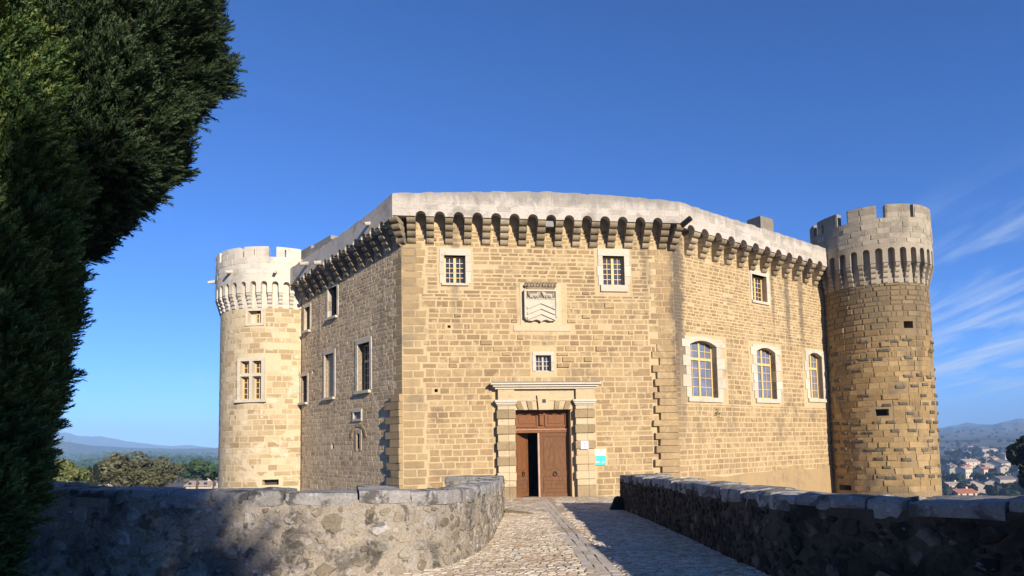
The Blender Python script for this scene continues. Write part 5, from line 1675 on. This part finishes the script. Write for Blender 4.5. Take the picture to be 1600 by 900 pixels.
# left: two big near trees and the wooded slope
def big_tree(name, x, y, h, wd, leafmat, label, n, leaf, seed, clumps=14, cat='tree', shape_z=0.9, zb=None):
    z = tz(x, y) if zb is None else zb
    t = empty(name, (x, y, z), label, cat)
    o = bpy.data.objects.new('trunk', trunk_mesh('trunk', 1.0, 0.035, seed, 7, 0.8)); link(o, t, Matrix.Translation((x, y, z)) @ Matrix.Diagonal((h, h, h * 0.9, 1)))
    o = bpy.data.objects.new('crown', crown_mesh('crown', leafmat, seed, n, leaf, (1, 1, shape_z), clumps)); link(o, t, Matrix.Translation((x, y, z + h * 0.56)) @ Matrix.Diagonal((wd / 2, wd / 2, h * 0.52, 1)))
    return t


x, y = at_px(102, 62); big_tree('holm_oak', x, y, 4.2, 4.0, 'oak_leaf', 'bright green bushy holm oak just beyond the wall, beside the cypress', 5200, 0.10, 71, 22, zb=-2.9)
x, y = at_px(190, 92); big_tree('olive_tree', x, y, 6.6, 9.0, 'olive_leaf', 'broad grey-olive tree beyond the wall, left half of the pair', 5200, 0.085, 72, 24, zb=-5.2)
x, y = at_px(243, 97); big_tree('olive_tree', x, y, 6.2, 8.0, 'olive_leaf', 'grey-olive tree beyond the wall, nearer to the cream tower of the pair', 4600, 0.085, 73, 22, zb=-5.4)
x, y = at_px(146, 78); big_tree('dark_shrub', x, y, 3.6, 1.8, 'dark_leaf', 'narrow dark shrub between the bright oak and the olive trees', 1500, 0.13, 74, 10, zb=-3.6)
g = np.random.default_rng(5)
cnt = 0
for i in range(105):
    px = g.uniform(60, 345)
    d = 150 + 900 * g.random() ** 1.3
    kind = ['pine', 'pine', 'olive', 'bare'][int(g.integers(0, 4))] if px < 230 else ['pine', 'bare', 'bare', 'olive'][int(g.integers(0, 4))]
    x, y = at_px(px, d)
    h = g.uniform(5, 8.5)
    lab = {'pine': 'green pine in the wood beyond the wall below the blue hills', 'olive': 'olive-green tree in the wood beyond the wall below the blue hills', 'bare': 'leafless grey-brown tree in the wood beyond the wall below the blue hills'}[kind]
    far_tree(kind, x, y, h, h * g.uniform(0.9, 1.3), lab, {'pine': 'pines in the far wood', 'olive': 'olive-green trees in the far wood', 'bare': 'leafless trees in the far wood'}[kind], {'pine': 'pine_tree', 'olive': 'oak_tree', 'bare': 'bare_tree'}[kind], i)
HP = [(1512, 350), (1494, 318), (1578, 345), (1552, 620), (1532, 600), (1506, 660), (1486, 560), (1499, 520), (1479, 380), (1562, 800), (1574, 860), (1584, 900), (1530, 900), (1537, 395), (1558, 420), (1597, 640)]
# far-off wood as one mass on both sides
def wood(name, pts, mat, seed):
    g_ = np.random.default_rng(seed)
    V, T = [], []
    Q = np.array([[-0.5, -0.35, 0], [0.5, -0.35, 0.08], [0.55, 0.35, 0], [-0.4, 0.4, -0.06]])
    for x_, y_, h_, w_ in pts:
        n = 34
        d = g_.normal(size=(n, 3)); d /= np.linalg.norm(d, axis=1)[:, None]
        P = d * np.array([w_ / 2, w_ / 2, h_ / 2]) * g_.uniform(0.75, 1.0, (n, 1)) + np.array([x_, y_, tz(x_, y_) + h_ * 0.45])
        Rm = rand_rot(d + g_.normal(0, 0.4, (n, 3)), g_)
        V.append((np.einsum('nij,vj->nvi', Rm, Q) * (w_ * 0.42) + P[:, None, :]).reshape(-1, 3)); T.append(g_.uniform(0, 0.8, n) * g_.uniform(0.4, 1.0))
    V = np.concatenate(V)
    o = bpy.data.objects.new(name, quick_mesh(name, V, np.arange(len(V)).reshape(-1, 4), np.concatenate(T), M[mat]))
    link(o); tag(o, kind='stuff')
pts = []
for i in range(1500):
    px = g.uniform(0, 360); d = 420 + 2600 * g.random() ** 1.6
    x, y = at_px(px, d)
    if math.sin(x * 0.011) * math.sin(y * 0.006 + 1) > 0.35 and d > 900: continue
    h = g.uniform(6, 10) ; pts.append((x, y, h, h * g.uniform(1.0, 1.6)))
wood('far_wood', pts, 'pine_leaf', 8)
pts = []
for i in range(900):
    px = g.uniform(1440, 1760); d = 300 + 2600 * g.random() ** 1.7
    x, y = at_px(px, d)
    if d > 1500 and g.random() < 0.75: continue
    if d < 1000 and (g.random() < 0.3 or any(0 < q - d < 120 and abs(px - p) < 8 for p, q in HP)): continue
    h = g.uniform(4, 8); pts.append((x, y, h, h * g.uniform(0.9, 1.5)))
wood('far_wood', pts, 'dark_leaf', 9)
# a dark tree at the right end of the wall and the village
x, y = at_px(1618, 58); big_tree('evergreen_oak', x, y, 6.6, 5.2, 'dark_leaf', 'dark evergreen tree beyond the shaded wall, nearest tree on the village side', 3600, 0.14, 75, 16, zb=-4.6)

M['house_wall'] = plain_mat('cream_house_render', (0.54, 0.46, 0.34), 0.9, 0.12, 0.6)
M['house_wall2'] = plain_mat('grey_house_render', (0.36, 0.31, 0.25), 0.9, 0.15, 0.6)
M['roof'] = plain_mat('faded_roof_tile', (0.38, 0.30, 0.23), 0.9, 0.25, 1.2)
M['roof_grey'] = plain_mat('grey_brown_roof_tile', (0.17, 0.14, 0.125), 0.9, 0.25, 1.2)
M['roof_red'] = plain_mat('red_roof_tile', (0.38, 0.15, 0.085), 0.9, 0.25, 1.2)


def house(x, y, wd, dp, h, rz, wall, roof, label, group=None, chimney=True, wins=3, z=None):
    z = tz(x, y) - 0.4 if z is None else z
    mw = Matrix.Translation((x, y, z)) @ Matrix.Rotation(rz, 4, 'Z')
    t = bpy.data.objects.new('house', None); link(t, None, mw); tag(t, label, 'house', group)
    rh = dp * 0.22
    mb_ = MB(); mb_.box(-wd / 2, wd / 2, -dp / 2, dp / 2, -4, h)
    for s_ in (-1, 1):
        mb_.face([(s_ * wd / 2, -dp / 2, h), (s_ * wd / 2, dp / 2, h), (s_ * wd / 2, 0, h + rh)][::s_])
    mb_.build('wall', M[wall], t, mw=mw)
    mb_ = MB()
    ov = 0.45
    for s_ in (-1, 1):
        e = rh * ov / (dp / 2)
        mb_.hexa([(-wd / 2 - ov, s_ * (dp / 2 + ov), h - e), (wd / 2 + ov, s_ * (dp / 2 + ov), h - e), (wd / 2 + ov, 0, h + rh), (-wd / 2 - ov, 0, h + rh),
                  (-wd / 2 - ov, s_ * (dp / 2 + ov), h - e + 0.28), (wd / 2 + ov, s_ * (dp / 2 + ov), h - e + 0.28), (wd / 2 + ov, 0, h + rh + 0.28), (-wd / 2 - ov, 0, h + rh + 0.28)], 0.5)
    ro = mb_.build('roof', M[roof], t, mw=mw)
    if chimney:
        mb_ = MB(); mb_.box(wd * 0.2, wd * 0.2 + 0.9, -0.3, 0.5, h + rh * 0.6, h + rh + 1.2); mb_.build('chimney', M[wall], ro, mw=mw)
    for i in range(wins):
        for lv in range(2 if h > 5 else 1):
            u = -wd / 2 + wd * (i + 0.5) / wins
            mb_ = MB(); mb_.box(u - 0.5, u + 0.5, -dp / 2 - 0.06, -dp / 2 + 0.1, 1.2 + 2.8 * lv, 2.6 + 2.8 * lv); mb_.build('window', M['glass'], t, mw=mw)
    for lv in range(2 if h > 5 else 1):
        for s_ in (-1, 1):
            mb_ = MB(); a, b = sorted((s_ * (wd / 2 - 0.1), s_ * (wd / 2 + 0.06))); mb_.box(a, b, -0.5, 0.5, 1.2 + 2.8 * lv, 2.6 + 2.8 * lv); mb_.build('window', M['glass'], t, mw=mw)
    return t


H = [  # px, distance, width, depth, height, rotation, wall, roof, label
    (1512, 350, 10.5, 9, 5.5, 62, 'house_wall', 'roof_grey', 'cream gabled house with a grey-brown roof, just above the wall beside the ochre tower'),
    (1494, 318, 10, 7, 2.6, 5, 'house_wall', 'roof_red', 'low house with a red tiled roof, lowest one beside the ochre tower'),
    (1578, 345, 13, 8, 3.6, 20, 'house_wall', 'roof_red', 'white-walled house with a dull red roof below the dark tree'),
    (1552, 620, 22, 14, 6.5, 35, 'house_wall', 'roof_grey', 'large village house with a long roof and pale gable, middle of the slope'),
    (1532, 600, 14, 9, 5.0, 30, 'house_wall2', 'roof', 'house with a faded tile roof against the large village house'),
    (1506, 660, 18, 12, 6.5, 15, 'house_wall', 'roof', 'cream house with a broad pale roof among dark trees'),
    (1486, 560, 12, 9, 5.5, 60, 'house_wall', 'roof', 'small cream house with a pale roof, close to the edge of the ochre tower'),
    (1499, 520, 9, 8, 8.0, 25, 'house_wall', 'roof', 'tall narrow cream house above the grey-roofed gable'),
    (1479, 380, 8, 6, 3.2, 0, 'house_wall', 'roof', 'little pale house half hidden by the ochre tower'),
    (1562, 800, 20, 12, 6, 30, 'house_wall', 'roof_grey', 'long house high on the village slope'),
    (1574, 860, 16, 10, 6, 25, 'house_wall', 'roof', 'pale-roofed house high on the village slope'),
    (1584, 900, 18, 10, 6, 40, 'house_wall', 'roof', 'uppermost pale house on the village slope'),
    (1530, 900, 12, 12, 9, 10, 'house_wall2', 'roof_grey', 'square grey tower house among the village trees'),
    (1537, 395, 9, 7, 4, 70, 'house_wall2', 'roof_grey', 'grey house behind bare trees in the middle of the village'),
    (1558, 420, 12, 8, 5, 10, 'house_wall2', 'roof_grey', 'plain grey house beside the dark tree'),
    (1597, 640, 15, 10, 6, 25, 'house_wall', 'roof', 'pale house behind the dark tree'),
    (1545, 1050, 15, 9, 5, 20, 'house_wall', 'roof', 'distant pale house below the vineyards'),
    (1512, 1250, 16, 9, 6, 10, 'house_wall', 'roof', 'distant farmhouse at the edge of the vineyards'),
    (1640, 600, 15, 10, 6, 15, 'house_wall', 'roof', 'pale house beyond the dark tree, out towards the fields'),
]
for px, d, a, b, h, rz, wl, rf, lb in H:
    x, y = at_px(px, d)
    house(x, y, a, b, h, R(rz), wl, rf, lb)
for px, d, a, b, h, rz, wl, rf, lb in ((165, 150, 6, 4, 2.0, -30, 'house_wall', 'roof', 'low pale house under the olive trees, seen just over the wall'),
                                       (318, 200, 8, 5, 1.6, -10, 'house_wall', 'roof', 'low house with a pale pinkish roof just over the wall beside the cream tower'),
                                       (300, 420, 9, 7, 4.5, -25, 'house_wall', 'roof', 'small house among bare trees below the blue hills'),
                                       (262, 560, 10, 8, 5, -35, 'house_wall', 'roof', 'white house in the wood beyond the olive trees')):
    x, y = at_px(px, d)
    house(x, y, a, b, h, R(rz), wl, rf, lb)
for i in range(26):
    px = g.uniform(1476, 1600); d = g.uniform(470, 1000)
    x, y = at_px(px, d)
    if any(math.hypot(x - (q[0] - 800) / 1000 * q[1], y - q[1]) < 20 for q in H): continue
    house(x, y, g.uniform(8, 13), g.uniform(7, 9), g.uniform(3.5, 6), R(g.uniform(0, 70)), ['house_wall', 'house_wall2'][i % 2], ['roof', 'roof_grey', 'roof_red', 'roof'][i % 4],
          'small house far off among the village trees', 'small houses of the village', wins=2)
for i in range(110):
    px = g.uniform(1474, 1640); d = 290 + 900 * g.random() ** 1.4
    x, y = at_px(px, d)
    if any(math.hypot(x - (q[0] - 800) / 1000 * q[1], y - q[1]) < 0.62 * max(q[2], q[3]) + 2 for q in H): continue
    kd = ['dark', 'dark', 'pine', 'bare'][int(g.integers(0, 4))]
    h = g.uniform(5, 9)
    if any(0 < q[1] - d < 110 and abs(px - q[0]) < 500.0 * q[2] / q[1] + 2 for q in H): continue
    far_tree(kd, x, y, h, h * g.uniform(0.6, 1.1), {'dark': 'dark evergreen tree among the village houses', 'pine': 'green pine among the village houses', 'bare': 'leafless tree among the village houses'}[kd],
             {'dark': 'dark trees of the village', 'pine': 'pines of the village', 'bare': 'bare trees of the village'}[kd], {'dark': 'evergreen_tree', 'pine': 'pine_tree', 'bare': 'bare_tree'}[kd], i)

# ------------------------------------------------------------------ air
m, t = new_mat('thin_haze')
pv = t.n('ShaderNodeVolumePrincipled', ins={'Color': (0.35, 0.61, 1.0, 1), 'Density': 0.00024, 'Anisotropy': -0.2})
o_ = t.n('ShaderNodeOutputMaterial')
t.t.links.new(pv.outputs[0], o_.inputs['Volume'])
mb = MB(); mb.box(-8600, 8600, -8500, 8700, -90, 285)
hz = mb.build('haze', m); tag(hz, kind='stuff')
S.cycles.volume_bounces = 0
S.cycles.max_bounces = 6
S.cycles.diffuse_bounces = 3
